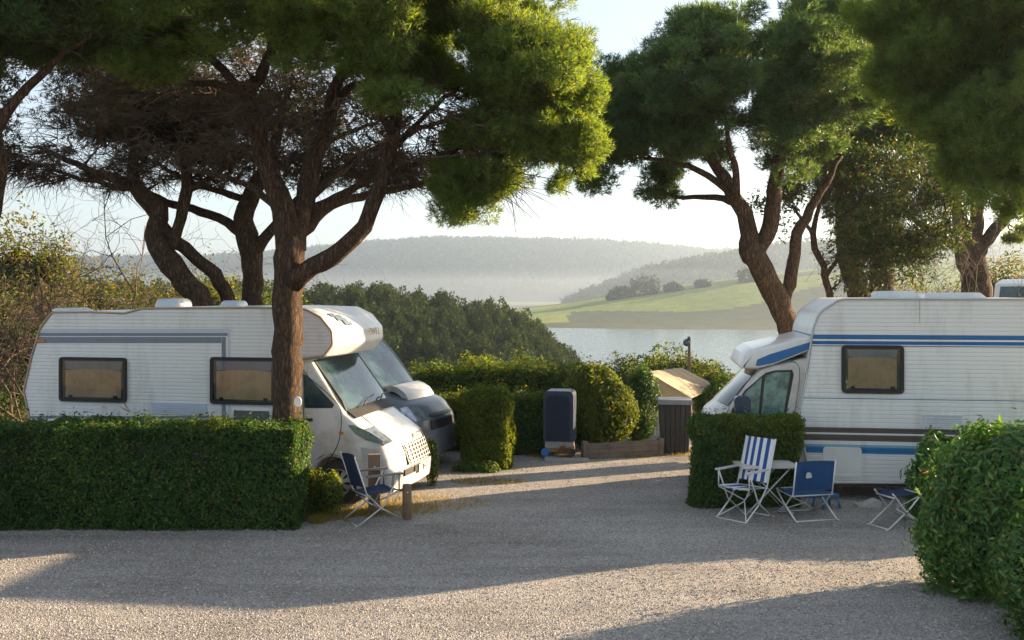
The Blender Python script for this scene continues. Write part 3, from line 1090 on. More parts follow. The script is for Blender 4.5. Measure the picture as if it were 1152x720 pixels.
# T4: the pine cut by the edge of the view
Y4 = 11.6
tb = (W(-75, 400, Y4)[0], Y4, 0)
make_tree('pine trunk cut off by the frame edge above the motorhome tail', tb, [
    [(tb[0] - .1, Y4, -.05, .26)] + px_limb([(-70, 420, 36), (-42, 320, 34), (-16, 235, 32), (-9, 185, 30), (-16, 140, 28), (-30, 100, 22), (-40, 50, 16), (-30, -20, 10)], Y4),
    px_limb([(-12, 160, 16), (20, 110, 11), (60, 70, 8), (110, 30, 5)], Y4),
], [px_blob(20, 5, 110, 52, 11.6, 1.6, 200), px_blob(-80, 40, 100, 60, 11.5, 1.4, 90)], twigs=1500, tufts=120, rad=(.16, .32), needle=(.095, .006), m='needle_deep')

# T5: the pine behind the blue-striped motorhome cab
Y5 = 19.0
tb = (W(905, 400, Y5)[0], Y5, 0)
make_tree('dark round-crowned pine with a slanting forked trunk behind the blue-striped motorhome cab', tb, [
    [(tb[0] + .5, Y5, -.05, .29), (tb[0] + .25, Y5, 1.2, .26)] + px_limb([(893, 380, 27), (880, 350, 26), (864, 318, 25), (852, 294, 25), (844, 282, 27), (842, 262, 20), (838, 240, 19), (826, 220, 17), (814, 200, 14), (800, 180, 10), (780, 150, 6)], Y5),
    px_limb([(850, 290, 20), (862, 265, 19), (870, 235, 18), (872, 205, 17), (878, 170, 14), (885, 130, 10), (890, 80, 6)], Y5),
    px_limb([(824, 218, 10), (806, 205, 8), (785, 192, 7), (755, 182, 6), (725, 178, 4)], Y5),
    px_limb([(832, 228, 9, .2), (805, 222, 7, .5), (770, 222, 5, .8), (740, 215, 3, 1.0)], Y5),
    px_limb([(828, 222, 10, -.2), (828, 195, 8, -.4), (820, 160, 6, -.7), (815, 120, 4, -.9)], Y5),
    [(tb[0] + .45, Y5 + .4, .9, .15)] + px_limb([(884, 352, 15, .4), (888, 320, 15, .4), (895, 285, 14, .4), (897, 262, 13, .3), (912, 235, 11, .2), (930, 205, 8, .2), (945, 175, 5, .2)], Y5),
    px_limb([(874, 190, 9), (905, 160, 7), (930, 120, 5)], Y5),
], [px_blob(790, 105, 112, 66, 19.0, 2.2, 330), px_blob(732, 135, 64, 42, 19.0, 1.4, 130), px_blob(690, 130, 34, 50, 19.1, 1.0, 80),
    px_blob(735, 208, 26, 18, 20.2, .6, 24), px_blob(672, 190, 18, 22, 20.2, .5, 16), px_blob(860, 62, 90, 50, 19.3, 2.0, 210), px_blob(900, 115, 70, 58, 19.0, 1.8, 150), px_blob(788, 42, 50, 24, 19.1, 1.0, 50)],
    needle=(.13, .009), tufts=82, rad=(.22, .44), m='needle_deep', twigs=3500, twig_len=.8)

# T6: ivy-dark pine with a straight trunk and a twiggy underside
Y6 = 24.5
tb = (W(966, 400, Y6)[0], Y6, 0)
make_tree('straight ivy-clad tree with a leafy twiggy underside behind the blue-striped motorhome', tb, [
    [(tb[0] + .1, Y6, -.05, .32)] + px_limb([(970, 400, 27), (967, 335, 26), (957, 300, 25), (951, 255, 24), (952, 210, 23), (955, 165, 22), (956, 120, 17), (962, 60, 10), (965, 10, 5)], Y6),
    [(tb[0] + .55, Y6 + .3, -.05, .3)] + px_limb([(996, 400, 26, .3), (992, 330, 27, .3), (994, 285, 24, .3), (1000, 250, 21, .3), (1012, 215, 18, .3), (1028, 185, 14, .3), (1045, 140, 9, .3), (1060, 90, 5, .3)], Y6),
    px_limb([(952, 220, 9), (930, 190, 8), (915, 150, 6), (905, 110, 4)], Y6),
    px_limb([(955, 180, 9), (985, 150, 7), (1010, 110, 5)], Y6),
    px_limb([(998, 262, 9, .3), (975, 245, 7, .3), (950, 240, 5, .1), (925, 245, 3, 0)], Y6),
], [px_blob(965, 60, 100, 66, 24.5, 2.2, 300), px_blob(1040, 95, 70, 52, 24.8, 1.6, 130), px_blob(950, 140, 70, 50, 24.2, 1.4, 80), px_blob(985, 195, 80, 75, 24.4, 1.4, 110, .9)],
    needle=(.14, .009), tufts=78, rad=(.23, .46), m='needle_deep', twigs=7000, twig_len=1.1, hang=.3, gap=-.6)
# T6b: the sparse broadleaved growth hanging below those crowns
tb = (W(935, 400, 20.9)[0], 20.9, 0)
make_tree('thin sparse-leaved tree filling the gap between two pine trunks', tb, [
    [(tb[0], 20.9, -.05, .09)] + px_limb([(936, 400, 9), (934, 340, 8), (926, 300, 8), (915, 270, 7), (920, 235, 5), (930, 200, 4)], 20.9),
    px_limb([(930, 310, 5), (950, 280, 4), (985, 250, 3)], 20.9),
    px_limb([(917, 268, 5), (905, 250, 4), (890, 230, 3)], 20.9),
], [px_blob(930, 225, 60, 58, 20.9, 1.0, 80), px_blob(1010, 235, 60, 66, 21.3, 1.1, 105), px_blob(905, 250, 30, 45, 20.8, .6, 26), px_blob(1045, 215, 55, 60, 21.6, .9, 75), px_blob(965, 285, 50, 32, 21, .8, 36), px_blob(1035, 280, 40, 30, 21.6, .7, 24)],
    leafy=(.085, 70), m='leaf_twiggy', rad=(.3, .55), twigs=1500, twig_len=.8, hang=.3, group=None, name='young_tree')

# T7: the three-forked pine further along
Y7 = 26.5
tb = (W(1096, 400, Y7)[0], Y7, 0)
make_tree('thick pine with three spreading forks behind the rear roof of the blue-striped motorhome', tb, [
    [(tb[0], Y7, -.05, .42)] + px_limb([(1100, 400, 36), (1099, 335, 33), (1096, 305, 31), (1090, 280, 30), (1084, 255, 18), (1074, 225, 14), (1068, 200, 10), (1060, 160, 7)], Y7),
    px_limb([(1092, 285, 20), (1098, 255, 16), (1100, 225, 13), (1104, 190, 10), (1108, 150, 6)], Y7),
    px_limb([(1096, 288, 19), (1112, 268, 15), (1130, 246, 13), (1150, 225, 10), (1180, 190, 6)], Y7),
    px_limb([(1082, 283, 10), (1060, 268, 9), (1040, 255, 8), (1015, 235, 5), (990, 215, 3)], Y7),
], [px_blob(1080, 110, 110, 85, 26.6, 1.8, 300), px_blob(1150, 160, 60, 55, 26.8, 1.2, 70), px_blob(1085, 200, 40, 22, 26.4, .7, 10, .7), px_blob(1140, 250, 22, 24, 26.6, .6, 6, .6)],
    needle=(.14, .009), tufts=82, rad=(.25, .48), m='needle', twigs=3000, twig_len=.9)

# T8: the pine whose boughs hang in from beyond the frame, over the laurel
Y8 = 11.4
tb = (8.6, Y8, 0)
make_tree('near pine bough hanging in over the laurel bush from beyond the frame', tb, [
    [(8.6, Y8, -.05, .3), (8.5, Y8, 2.5, .26), (8.2, Y8, 4.2, .22), (7.6, Y8, 5.6, .16), (6.6, Y8, 6.6, .10), (5.6, Y8, 7.0, .05)],
    [(8.3, Y8, 3.8, .12), (7.4, Y8 - .1, 4.6, .09), (6.4, Y8 - .1, 5.0, .06), (5.5, Y8, 5.2, .03)],
    [(7.6, Y8, 5.5, .10), (6.8, Y8 + .3, 5.7, .07), (5.6, Y8 + .4, 6.1, .04), (4.8, Y8 + .4, 6.4, .02)],
], [px_blob(1110, 15, 115, 80, 11.3, 1.1, 270), px_blob(1045, 35, 70, 56, 11.4, .8, 150), px_blob(1105, 125, 64, 60, 11.2, .8, 160), px_blob(1150, 165, 50, 66, 11.2, .8, 140), px_blob(1100, 200, 36, 28, 11.2, .5, 24),
    px_blob(1015, 90, 30, 45, 11.5, .5, 28), px_blob(1140, 225, 26, 22, 11.2, .4, 14)],
    tufts=84, k=8, rad=(.15, .30), needle=(.085, .005), m='needle', twigs=1600, twig_len=.5, gap=-.5)

# ------------------------------------------------------------------ hedges and shrubs
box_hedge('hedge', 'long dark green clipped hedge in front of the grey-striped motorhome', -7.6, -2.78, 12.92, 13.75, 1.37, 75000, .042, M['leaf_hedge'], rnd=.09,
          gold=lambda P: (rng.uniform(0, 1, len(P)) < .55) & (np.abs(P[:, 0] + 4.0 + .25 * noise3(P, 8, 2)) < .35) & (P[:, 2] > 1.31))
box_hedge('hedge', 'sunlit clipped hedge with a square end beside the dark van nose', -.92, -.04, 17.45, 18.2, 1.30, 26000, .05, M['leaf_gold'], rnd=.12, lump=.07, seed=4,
          gold=lambda P: P[:, 0] > -.6)
box_hedge('hedge', 'clipped hedge running behind the dark van windscreen', -5.2, -.7, 19.4, 20.2, 1.10, 36000, .05, M['leaf_gold'], rnd=.12, lump=.06, seed=5)
box_hedge('hedge', 'shaded square hedge just behind the tall navy cabinet', -.02, .70, 18.95, 19.8, 1.14, 16000, .05, M['leaf_hedge'], rnd=.1, lump=.06, seed=6,
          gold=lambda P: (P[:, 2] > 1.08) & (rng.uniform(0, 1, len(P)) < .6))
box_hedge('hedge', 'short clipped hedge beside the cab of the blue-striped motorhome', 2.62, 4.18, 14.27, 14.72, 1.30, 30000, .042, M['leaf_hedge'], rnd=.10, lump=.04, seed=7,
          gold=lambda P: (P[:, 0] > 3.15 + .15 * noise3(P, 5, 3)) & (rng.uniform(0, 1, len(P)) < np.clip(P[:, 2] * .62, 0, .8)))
# tall overgrown hedge at the back, and the bright bush at its end
b = []
for i in range(16):
    t = i / 15
    x, y = -2.0 + 3.9 * t, 22.2 - .6 * t
    b.append((x, y, .85, .48, .55, .88 - .16 * abs(2 * t - .9) + .06 * math.sin(i * 1.7)))
bush('hedge', 'tall rounded overgrown hedge with sunlit tips closing the back of the lot', b, 52000, .062, M['leaf_gold'], 'hedge', 'clipped hedges', m2=M['leaf_hedge'], frac2=.35)
bush('shrub', 'bright yellow-green bush between the navy cabinet and the low plank border', [(1.68, 19.75, .80, .62, .5, .80), (1.42, 19.7, .9, .45, .45, .72), (1.95, 19.8, .7, .52, .45, .66), (1.7, 19.75, 1.2, .5, .45, .45)], 34000, .07, M['leaf_gold'], group='shrubs of the lot')
bush('shrub', 'dark green bush behind the low plank border, left of the slatted bin', [(2.62, 20.6, .70, .36, .4, .72), (2.75, 20.75, .8, .34, .4, .62)], 18000, .065, M['leaf_hedge'], group='shrubs of the lot')
bush('shrub', 'green bush tucked between the tan shelter and the motorhome nose', [(4.45, 22.1, .45, .42, .5, .70), (4.85, 22.4, .6, .5, .5, .65)], 15000, .065, M['leaf_hedge'], group='shrubs of the lot', m2=M['leaf_gold'], frac2=.35)
bush('shrub', 'small yellow shrub at the foot of the big pine trunk', [(-2.55, 13.9, .30, .22, .2, .34), (-2.75, 14.0, .34, .2, .2, .36)], 2600, .06, M['leaf_gold'], group='shrubs of the lot')
bush('shrub', 'small round yellow shrub squeezed between the two vehicle noses', [(-1.27, 15.95, .38, .11, .15, .38), (-1.30, 15.9, .62, .08, .1, .18)], 1100, .05, M['leaf_gold'], group='shrubs of the lot')
bush('shrub', 'low scruffy shrub at the foot of the sunlit hedge, under the dark van', [(-.75, 17.3, .04, .26, .2, .2), (-.45, 17.25, .03, .25, .18, .16)], 2600, .06, M['leaf_gold'], group='shrubs of the lot', m2=M['leaf_hedge'], frac2=.5)
bush('shrub', 'broad glossy laurel in front of the blue-striped motorhome', [(5.00, 10.2, .76, .78, .72, .94), (4.98, 10.0, 1.22, .56, .55, .56), (5.8, 10.2, 1.05, .8, .75, .82), (4.78, 10.45, .55, .50, .5, .62), (5.4, 9.9, 1.18, .55, .5, .58), (6.7, 10.2, 1.0, .8, .75, .78)], 60000, .070, M['leaf_laurel'], group='laurel bushes', asp=.5, lump=.16)
bush('shrub', 'added shadow-casting laurel against the side of the blue-striped motorhome', [(5.92, 13.55, .50, .58, .36, .66), (6.6, 13.55, .6, .7, .4, .66), (7.6, 13.5, .6, .8, .4, .66), (5.85, 13.5, .75, .45, .33, .40)], 22000, .085, M['leaf_laurel'], group='laurel bushes', asp=.5, lump=.15)  # second laurel, added to cast the near edge of the lane shadow
bush('shrub', 'finer-leaved pale bush at the frame edge, nearest the camera', [(4.75, 8.75, .62, .58, .55, .70), (5.2, 8.7, .85, .6, .55, .6), (5.0, 8.6, .4, .6, .5, .5)], 20000, .055, M['leaf_laurel'], group='laurel bushes', m2=M['leaf_hedge'], frac2=.4, lump=.18)

# scrub on the slope beyond the lot
def slope_bush(label, cx, py_top, Y, w, h, n, m, m2=None, f2=0, size=.11, group='scrub beyond the lot'):
    x, _, ztop = W(cx, py_top, Y)
    zg = float(z_ground(np.array(x), np.array(Y)))
    h = max(h, (ztop - zg) / 1.9)
    zc = ztop - h
    bl = [(x, Y, zc, w, w * .8, h)]
    for k in range(4):
        bl.append((x + w * rng.uniform(-.7, .7), Y + rng.uniform(-.5, .5), zc + h * rng.uniform(-.1, .3), w * rng.uniform(.4, .6), w * .5, h * rng.uniform(.5, .68)))
    return bush('scrub_bush', label, bl, n, size, m, 'shrub', group, m2=m2, frac2=f2, lump=.2)


slope_bush('yellow-green leafy bush beside the cut-off pine trunk', 22, 240, 27, 1.5, 1.6, 16000, M['leaf_gold'], M['leaf_scrub'], .5)
slope_bush('olive scrub behind the bare branches, above the grey-striped motorhome tail', 105, 300, 29, 2.6, 1.3, 22000, M['leaf_scrub'], M['leaf_gold'], .25)
slope_bush('dark green bush low behind the tail of the grey-striped motorhome', -5, 345, 22, 1.2, 1.3, 12000, M['leaf_hedge'], M['leaf_scrub'], .3, .08)
slope_bush('yellowish scrub seen between the leaning stems of the twin pine', 225, 305, 31, 1.8, 1.2, 16000, M['leaf_gold'], M['leaf_scrub'], .5)
slope_bush('green scrub seen between the upright forked pine and the big pine trunk', 300, 318, 33, 1.6, 1.2, 14000, M['leaf_gold'], M['leaf_hedge'], .4)
slope_bush('brown-green bush behind the bare branches at the frame edge', 45, 318, 25, 1.6, 1.3, 14000, M['leaf_scrub'], M['leaf_hedge'], .35)
slope_bush('dark rounded bush on the slope behind the tall overgrown hedge', 560, 404, 44, 3.2, 1.8, 16000, M['leaf_wood'], M['leaf_hedge'], .3, .14)
slope_bush('dark bush with sunlit top below the lake, left of the thin mast', 715, 398, 40, 1.6, 1.3, 14000, M['leaf_wood'], M['leaf_gold'], .3, .12)
slope_bush('yellow-topped bush behind the thin mast and tan shelter', 762, 394, 36, 1.5, 1.2, 14000, M['leaf_gold'], M['leaf_wood'], .4, .11)
slope_bush('grey-green bush below the lake shore behind the bright bush', 668, 400, 46, 1.7, 1.3, 12000, M['leaf_wood'], M['leaf_scrub'], .3, .13)
slope_bush('small yellow bush right of the tan shelter roof', 800, 412, 30, .7, .8, 8000, M['leaf_gold'], M['leaf_wood'], .3, .09)
slope_bush('pale golden bush in the haze behind the ivy-clad tree', 1030, 312, 38, 2.0, 1.4, 14000, M['leaf_gold'], M['leaf_scrub'], .5, .13)
slope_bush('golden bush behind the thick three-forked pine', 1075, 306, 41, 2.0, 1.4, 14000, M['leaf_gold'], M['leaf_twiggy'], .5, .13)
slope_bush('brown scrub behind the white camper roof', 1140, 285, 33, 1.6, 1.5, 14000, M['leaf_scrub'], M['leaf_twiggy'], .4, .10)


def bare_shrub(label, x, Y, h, spread, n, m='twig_pale', lean=0):
    zg = float(z_ground(np.array(x), np.array(Y)))
    root = thing('bare_shrub', label, 'shrub', (x, Y, zg), 0, 'leafless shrubs')
    g = Geo()

    def grow(p, d, L, r, lev):
        pts = [p]
        q = np.array(p)
        dd = np.array(d)
        ns = 5
        for s in range(ns):
            dd = unit(dd + .28 * rng.standard_normal(3) + np.array([0, 0, .05]))
            q = q + dd * L / ns
            pts.append(q.copy())
        g.tube(np.array(pts), np.linspace(r, r * .5, ns + 1), 4 if lev else 5, 0, False)
        if lev < 4:
            for k in range(3 if lev < 3 else 4):
                i = rng.integers(2, ns + 1)
                nd = unit(dd + .85 * rng.standard_normal(3) * np.array([1, 1, .8]) + np.array([lean, 0, .12]))
                grow(pts[i], nd, L * rng.uniform(.5, .8), max(.004, r * .55), lev + 1)
    for i in range(n):
        a = rng.uniform(0, 6.28)
        grow(np.array([.3 * math.cos(a), .3 * math.sin(a), 0]), unit(np.array([spread * math.cos(a) + lean, spread * math.sin(a) * .6, 1.0])), h * rng.uniform(.4, .6), .028, 0)
    g.build('branches', M[m], root, fix=False)
    return root


bare_shrub('tall leafless shrub of pale twigs rising at the frame edge behind the motorhome tail', -9.6, 19.5, 6.6, .5, 6, 'twig')
bare_shrub('leafless brown shrub behind the tail window of the grey-striped motorhome', -7.9, 20.2, 4.9, .7, 7, 'twig_pale')
bare_shrub('low leafless shrub with a bent branch above the step of the motorhome roof', -6.6, 21.5, 4.4, .7, 5, 'twig')
bare_shrub('leafless thicket low behind the dark green bush at the frame edge', -10.6, 21.5, 4.6, .8, 6, 'twig')
bare_shrub('leafless shrub beside the white camper behind the blue-striped motorhome', 11.2, 23.5, 5.4, .6, 5, 'twig_pale')

# far bushes on the meadow hill
for i, (px, py, w, h, lab) in enumerate([
        (725, 322, 20, 12, 'largest round bush on the meadow hill across the lake'), (700, 329, 16, 8, 'low bush adjoining the largest round bush on the meadow hill'),
        (757, 322, 10, 6, 'small bush right of the largest round bush on the meadow hill'), (690, 333, 8, 4, 'tiny bush at the lower end of the meadow hedgerow'),
        (842, 322, 14, 10, 'round bush on the meadow hill left of the slanting pine trunk'), (790, 316, 9, 5, 'small bush on the meadow crest midway to the slanting pine')]):
    Y = 740
    X = (px - CX) / F * Y
    z = float(z_field(np.array(X), np.array(float(Y))))
    s = Y / F
    g = Geo()
    d = sphere_pts(1400)
    P = d * np.array([w * s, w * s * .7, h * s * 1.2]) * (rng.uniform(.6, 1, (1400, 1)) * (1 + .2 * noise3(d, 4, i))[:, None]) + np.array([0, 0, h * s * .5])
    g.loose(P[:, None, :] + rng.standard_normal((1400, 3, 3)) * .8, 3)
    o = g.build('meadow_bush', M['leaf_wood'], fix=False)
    o.location = (X, Y, z)
    tag(o, lab, 'bush', 'bushes on the meadow hill')

# ------------------------------------------------------------------ loose stones and dry grass
n = 90000
yy = 8.0 + 12 * rng.uniform(0, 1, n) ** 1.3
xx = rng.uniform(-.56, .56, n) * yy
s = rng.uniform(.005, .013, n)[:, None, None]
oct_ = np.array([(1, 0, 0), (0, 1, 0), (-1, 0, 0), (0, -1, 0), (0, 0, 1)], float)
V = oct_[None] * (1 + .35 * rng.standard_normal((n, 5, 3)) * .8) * s * np.array([1, 1, .8])
a = rng.uniform(0, 6.28, n)
c_, s_ = np.cos(a)[:, None], np.sin(a)[:, None]
Vx, Vy = V[:, :, 0] * c_ - V[:, :, 1] * s_, V[:, :, 0] * s_ + V[:, :, 1] * c_
zz = .004 + .012 * (noise2(xx, yy, .9, 2) + 1)
V = np.stack([Vx + xx[:, None], Vy + yy[:, None], V[:, :, 2] + zz[:, None]], -1)
Fq = np.array([(0, 1, 4), (1, 2, 4), (2, 3, 4), (3, 0, 4)])
FF = (np.arange(n)[:, None, None] * 5 + Fq[None]).reshape(-1, 3)
g = Geo()
g.add(V.reshape(-1, 3), FF)
st = NT('pebbles')
ge = st.n('ShaderNodeNewGeometry')
rp = st.ramp([(0, (.13, .12, .112)), (.5, (.275, .258, .24)), (.9, (.40, .37, .34)), (1, (.52, .49, .45))])
bs = st.n('ShaderNodeBsdfPrincipled', Roughness=.85)
st.l(ge.outputs['Random Per Island'], rp.inputs['Fac'])
st.l(rp.outputs[0], bs.inputs['Base Color'])
st.l(bs.outputs[0], st.out.inputs['Surface'])
tag(g.build('gravel_stones', st.m, fix=False), 'loose grey and beige gravel stones covering the lot', 'gravel', kind='stuff')


def grass_patch(label, spots, h=.10):
    P = []
    for (x, y, rx, ry, k) in spots:
        r_ = np.sqrt(rng.uniform(0, 1, k))
        t = rng.uniform(0, 6.28, k)
        P.append(np.stack([x + rx * r_ * np.cos(t), y + ry * r_ * np.sin(t), np.full(k, .005)], 1))
    P = np.concatenate(P)
    n = len(P)
    d = unit(np.array([0, 0, 1.0]) + .5 * rng.standard_normal((n, 3)))
    w = unit(np.cross(d, rng.standard_normal((n, 3)))) * .005
    L = h * rng.uniform(.3, 1.2, (n, 1))
    g = Geo()
    g.loose(np.stack([P - w, P + w, P + d * L], 1), 3)
    return tag(g.build('dry_grass', M['grass_blade'], fix=False), label, 'grass', kind='stuff')


grass_patch('thin dry yellow grass around the pine foot and motorhome wheel', [(-2.6, 13.75, .45, .3, 1800), (-2.2, 14.0, .5, .3, 1300), (-1.7, 14.2, .7, .5, 1200), (-2.62, 13.5, .12, .2, 1200), (-1.2, 14.6, .8, .6, 900)])
grass_patch('thin dry grass along the foot of the back hedges', [(.9, 18.9, .6, .35, 1200), (1.9, 18.9, .9, .3, 1500), (3.3, 19.3, .7, .5, 1500), (-.4, 16.3, .6, .25, 700)], .09)

# needles and bits of bark blown onto the gravel under the pine
n = 5200
x_ = np.concatenate([rng.normal(-2.6, 1.5, n // 2), rng.uniform(-7, 4.4, n // 2)])
y_ = np.concatenate([rng.normal(12.9, 1.0, n // 2), rng.uniform(9, 14.5, n // 2)])
a_ = rng.uniform(0, 6.28, n)
L_ = rng.uniform(.02, .055, n)
d_ = np.stack([np.cos(a_) * L_, np.sin(a_) * L_, rng.uniform(0, .006, n)], 1)
w_ = np.stack([-np.sin(a_), np.cos(a_), 0 * a_], 1) * .0028
P_ = np.stack([x_, y_, .014 + .012 * (noise2(x_, y_, .9, 2) + 1)], 1)
g = Geo()
g.loose(np.stack([P_ - w_, P_ + w_, P_ + d_], 1), 3)
tag(g.build('needle_litter', M['twig'], fix=False), 'dry brown pine needles scattered over the gravel', 'litter', kind='stuff')

# ------------------------------------------------------------------ vehicles
class Veh:
    def __init__(self, name, label, cat, loc, rz, group=None):
        self.o = thing(name, label, cat, (loc[0], loc[1], 0), rz, group)
        self.loc, self.a = loc, rz

    def at(self, px, py, yoff):
        """photo point on the plane y = yoff of the vehicle -> (x, z)"""
        dx, dy = (px - CX) / F, 1.0
        c, s = math.cos(self.a), math.sin(self.a)
        # world = t*(dx,1); local y = -(X-x0)*s + (Y-y0)*c
        t = (yoff - self.loc[0] * s + self.loc[1] * c) / (-dx * s + dy * c)
        X, Y = t * dx - self.loc[0], t - self.loc[1]
        return (X * c + Y * s, H - (py - HZ) / F * t)

    def pts(self, L, yoff):
        out = []
        for p in L:
            x, z = self.at(p[0], p[1], yoff)
            out.append((x, z, *p[2:]))
        return out


def loft(outline, w, r=.05, nseg=4, pull=None, mid=10):
    """side outline carried across the width with rounded side edges; pull(x,z,s) bends the nose"""
    P = np.array([p[:2] for p in outline], float)
    hw = w / 2
    secs = []
    for k in range(nseg + 1):
        ph = math.pi / 2 * (1 - k / nseg)
        secs.append((-(hw - r + r * math.sin(ph)), r * (1 - math.cos(ph)) if False else r * (1 - math.cos(math.pi / 2 - (math.pi / 2 - ph))) ))
    full = [(y, i) for y, i in secs]
    inner = np.linspace(-(hw - r), hw - r, mid + 1)[1:-1]
    full += [(y, 0) for y in inner] + [(-y, i) for y, i in reversed(secs)]
    V = []
    for y, ins in full:
        Q = inset_poly(P, ins) if ins > 1e-6 else P
        V.append(bend(Q, y, hw, pull))
    n, mN = len(P), len(full)
    V = np.concatenate(V)
    i, j = np.meshgrid(np.arange(mN - 1), np.arange(n), indexing='ij')
    j2 = (j + 1) % n
    Fq = np.stack([i * n + j, i * n + j2, (i + 1) * n + j2, (i + 1) * n + j], -1).reshape(-1, 4)
    faces = [tuple(f) for f in Fq] + [tuple(range(n)), tuple(range((mN - 1) * n, mN * n))[::-1]]
    g = Geo()
    g.add(V, faces)
    return g


def bend(Q, y, hw, pull):
    s = y / hw
    x, z = Q[:, 0].copy(), Q[:, 1].copy()
    if pull:
        dx, dz = pull(x, z, s)
        x = x + dx
        z = z + dz
    return np.stack([x, np.full(len(Q), y) if np.isscalar(y) else y, z], 1)


def patch(g, line, y0, y1, hw, pull, off, th, mat=0, ny=8, up=1):
    """slab lying on the lofted skin along an open (x,z) line, between two lateral positions"""
    L = np.array(line, float)
    t = np.gradient(L, axis=0)
    t /= np.linalg.norm(t, axis=1)[:, None]
    nr = np.stack([t[:, 1], -t[:, 0]], 1) * up
    ys = np.linspace(y0, y1, ny + 1)
    A = np.stack([bend(L + nr * off, y, hw, pull) for y in ys])
    B = np.stack([bend(L + nr * (off - th), y, hw, pull) for y in ys])
    n, m_ = len(L), len(ys)
    V = np.concatenate([A.reshape(-1, 3), B.reshape(-1, 3)])
    f = []
    o = m_ * n
    for i in range(m_ - 1):
        for j in range(n - 1):
            a, b, c, d = i * n + j, i * n + j + 1, (i + 1) * n + j + 1, (i + 1) * n + j
            f += [(a, b, c, d), (o + d, o + c, o + b, o + a)]
    for i in range(m_ - 1):
        for j in (0, n - 1):
            f.append((i * n + j, (i + 1) * n + j, o + (i + 1) * n + j, o + i * n + j))
    for j in range(n - 1):
        for i in (0, m_ - 1):
            f.append((i * n + j, i * n + j + 1, o + i * n + j + 1, o + i * n + j))
    return g.add(V, f, mat)


def lin(a, b, n=5):
    return [(a[0] + (b[0] - a[0]) * k / n, a[1] + (b[1] - a[1]) * k / n) for k in range(n + 1)]


def add_window(parent, x0, z0, x1, z1, y, side, fr=.045, r=.06, reflection_band=.28, stays=True):
    """framed acrylic window on a side wall; side = -1 (wall faces -y) or +1"""
    s = side
    fg = Geo()
    fg.ring(rrect(x0, z0, x1, z1, r), fr, y + .001 * s, y + .042 * s)
    f = fg.build('window', M['rubber'], parent)
    a0, b0, a1, b1 = x0 + fr - .004, z0 + fr - .004, x1 - fr + .004, z1 - fr + .004
    g = Geo()
    g.slab(rrect(a0, b0, a1, b1, r * .6), y + .030 * s, y + .036 * s)
    g.build('pane', M['pane'], f)
    g = Geo()
    g.slab(rrect(a0, b0, a1, b1, r * .6), y + .001 * s, y + .004 * s)
    g.build('recess', M['void'], f)
    h = b1 - b0
    g = Geo()
    n = 40
    xs = np.linspace(a0 + .05, a1 - .05, n)
    yy = y + s * (.012 + .005 * np.sin(xs * 62) + .003 * np.sin(xs * 23))
    top = b1 - h * reflection_band + .04 * np.sin((xs - a0) / (a1 - a0) * math.pi) * h
    V = np.concatenate([np.stack([xs, yy, np.full(n, b0 + .03)], 1), np.stack([xs, yy, top], 1)])
    i = np.arange(n - 1)
    g.add(V, np.stack([i, i + 1, n + i + 1, n + i], 1), 0, True)
    g.build('curtain', M['curtain'], f, fix=False)
    g = Geo()
    g.slab([(a0 + .04, b1 - .02), (a1 - .04, b1 - .02), (a1 - .06, b1 - h * reflection_band * .9), (a0 + .06, b1 - h * reflection_band * .9)], y + .006 * s, y + .008 * s)
    g.build('reflection_band', M['reflection_band'], f)  # painted reflection: a bluish strip behind the top of the pane
    if stays:
        for u in (.14, .86):
            g = Geo()
            xx = a0 + (a1 - a0) * u
            g.box((xx - .03, min(y + .012 * s, y + .028 * s), b0 + .01), (xx + .03, max(y + .012 * s, y + .028 * s), b0 + .06))
            g.build('catch', M['black_plastic'], f)
    return f


def add_wheel(parent, x, y, z, side, r=.33, w=.21):
    """tyre with a slotted steel rim as its child; side = direction the outer face looks along y"""
    prof = [(r * .62, -w / 2), (r * .80, -w / 2), (r * .95, -w / 2 + .015), (r, -w / 2 + .05), (r, w / 2 - .05), (r * .95, w / 2 - .015), (r * .80, w / 2), (r * .62, w / 2)]
    N = 36
    g = Geo()
    V = []
    for a in range(N):
        c, s = math.cos(a * 2 * math.pi / N), math.sin(a * 2 * math.pi / N)
        V += [(p[0] * c, p[1], p[0] * s) for p in prof]
    m_ = len(prof)
    i, j = np.meshgrid(np.arange(N), np.arange(m_), indexing='ij')
    i2, j2 = (i + 1) % N, (j + 1) % m_
    g.add(V, np.stack([i * m_ + j, i * m_ + j2, i2 * m_ + j2, i2 * m_ + j], -1).reshape(-1, 4))
    t = g.build('wheel', M['tyre'], parent, sharp=50)
    t.location = (x, y, z)
    g = Geo()
    yo = side * (w / 2 - .02)

    def ringf(r0, r1, ya, yb, mi=0, seg=36, a0=0, a1=2 * math.pi):
        A = np.linspace(a0, a1, seg + 1)
        V = np.concatenate([np.stack([r0 * np.cos(A), np.full(seg + 1, ya), r0 * np.sin(A)], 1), np.stack([r1 * np.cos(A), np.full(seg + 1, yb), r1 * np.sin(A)], 1)])
        k = np.arange(seg)
        g.add(V, np.stack([k, k + 1, seg + 2 + k, seg + 1 + k], 1), mi, True)
    ringf(r * .64, r * .56, yo, yo + side * .01)
    ringf(r * .56, r * .50, yo + side * .01, yo - side * .03)
    ringf(r * .26, r * .12, yo - side * .005, yo + side * .012)
    ringf(r * .12, .001, yo + side * .012, yo + side * .012)
    for q in range(8):
        a = q * math.pi / 4
        ringf(r * .50, r * .26, yo - side * .03, yo - side * .005, 0, 6, a, a + .52)
    ringf(r * .52, r * .2, yo - side * .07, yo - side * .07, 1)
    g.build('rim', [M['rim'], M['black_plastic']], t, fix=False)
    return t


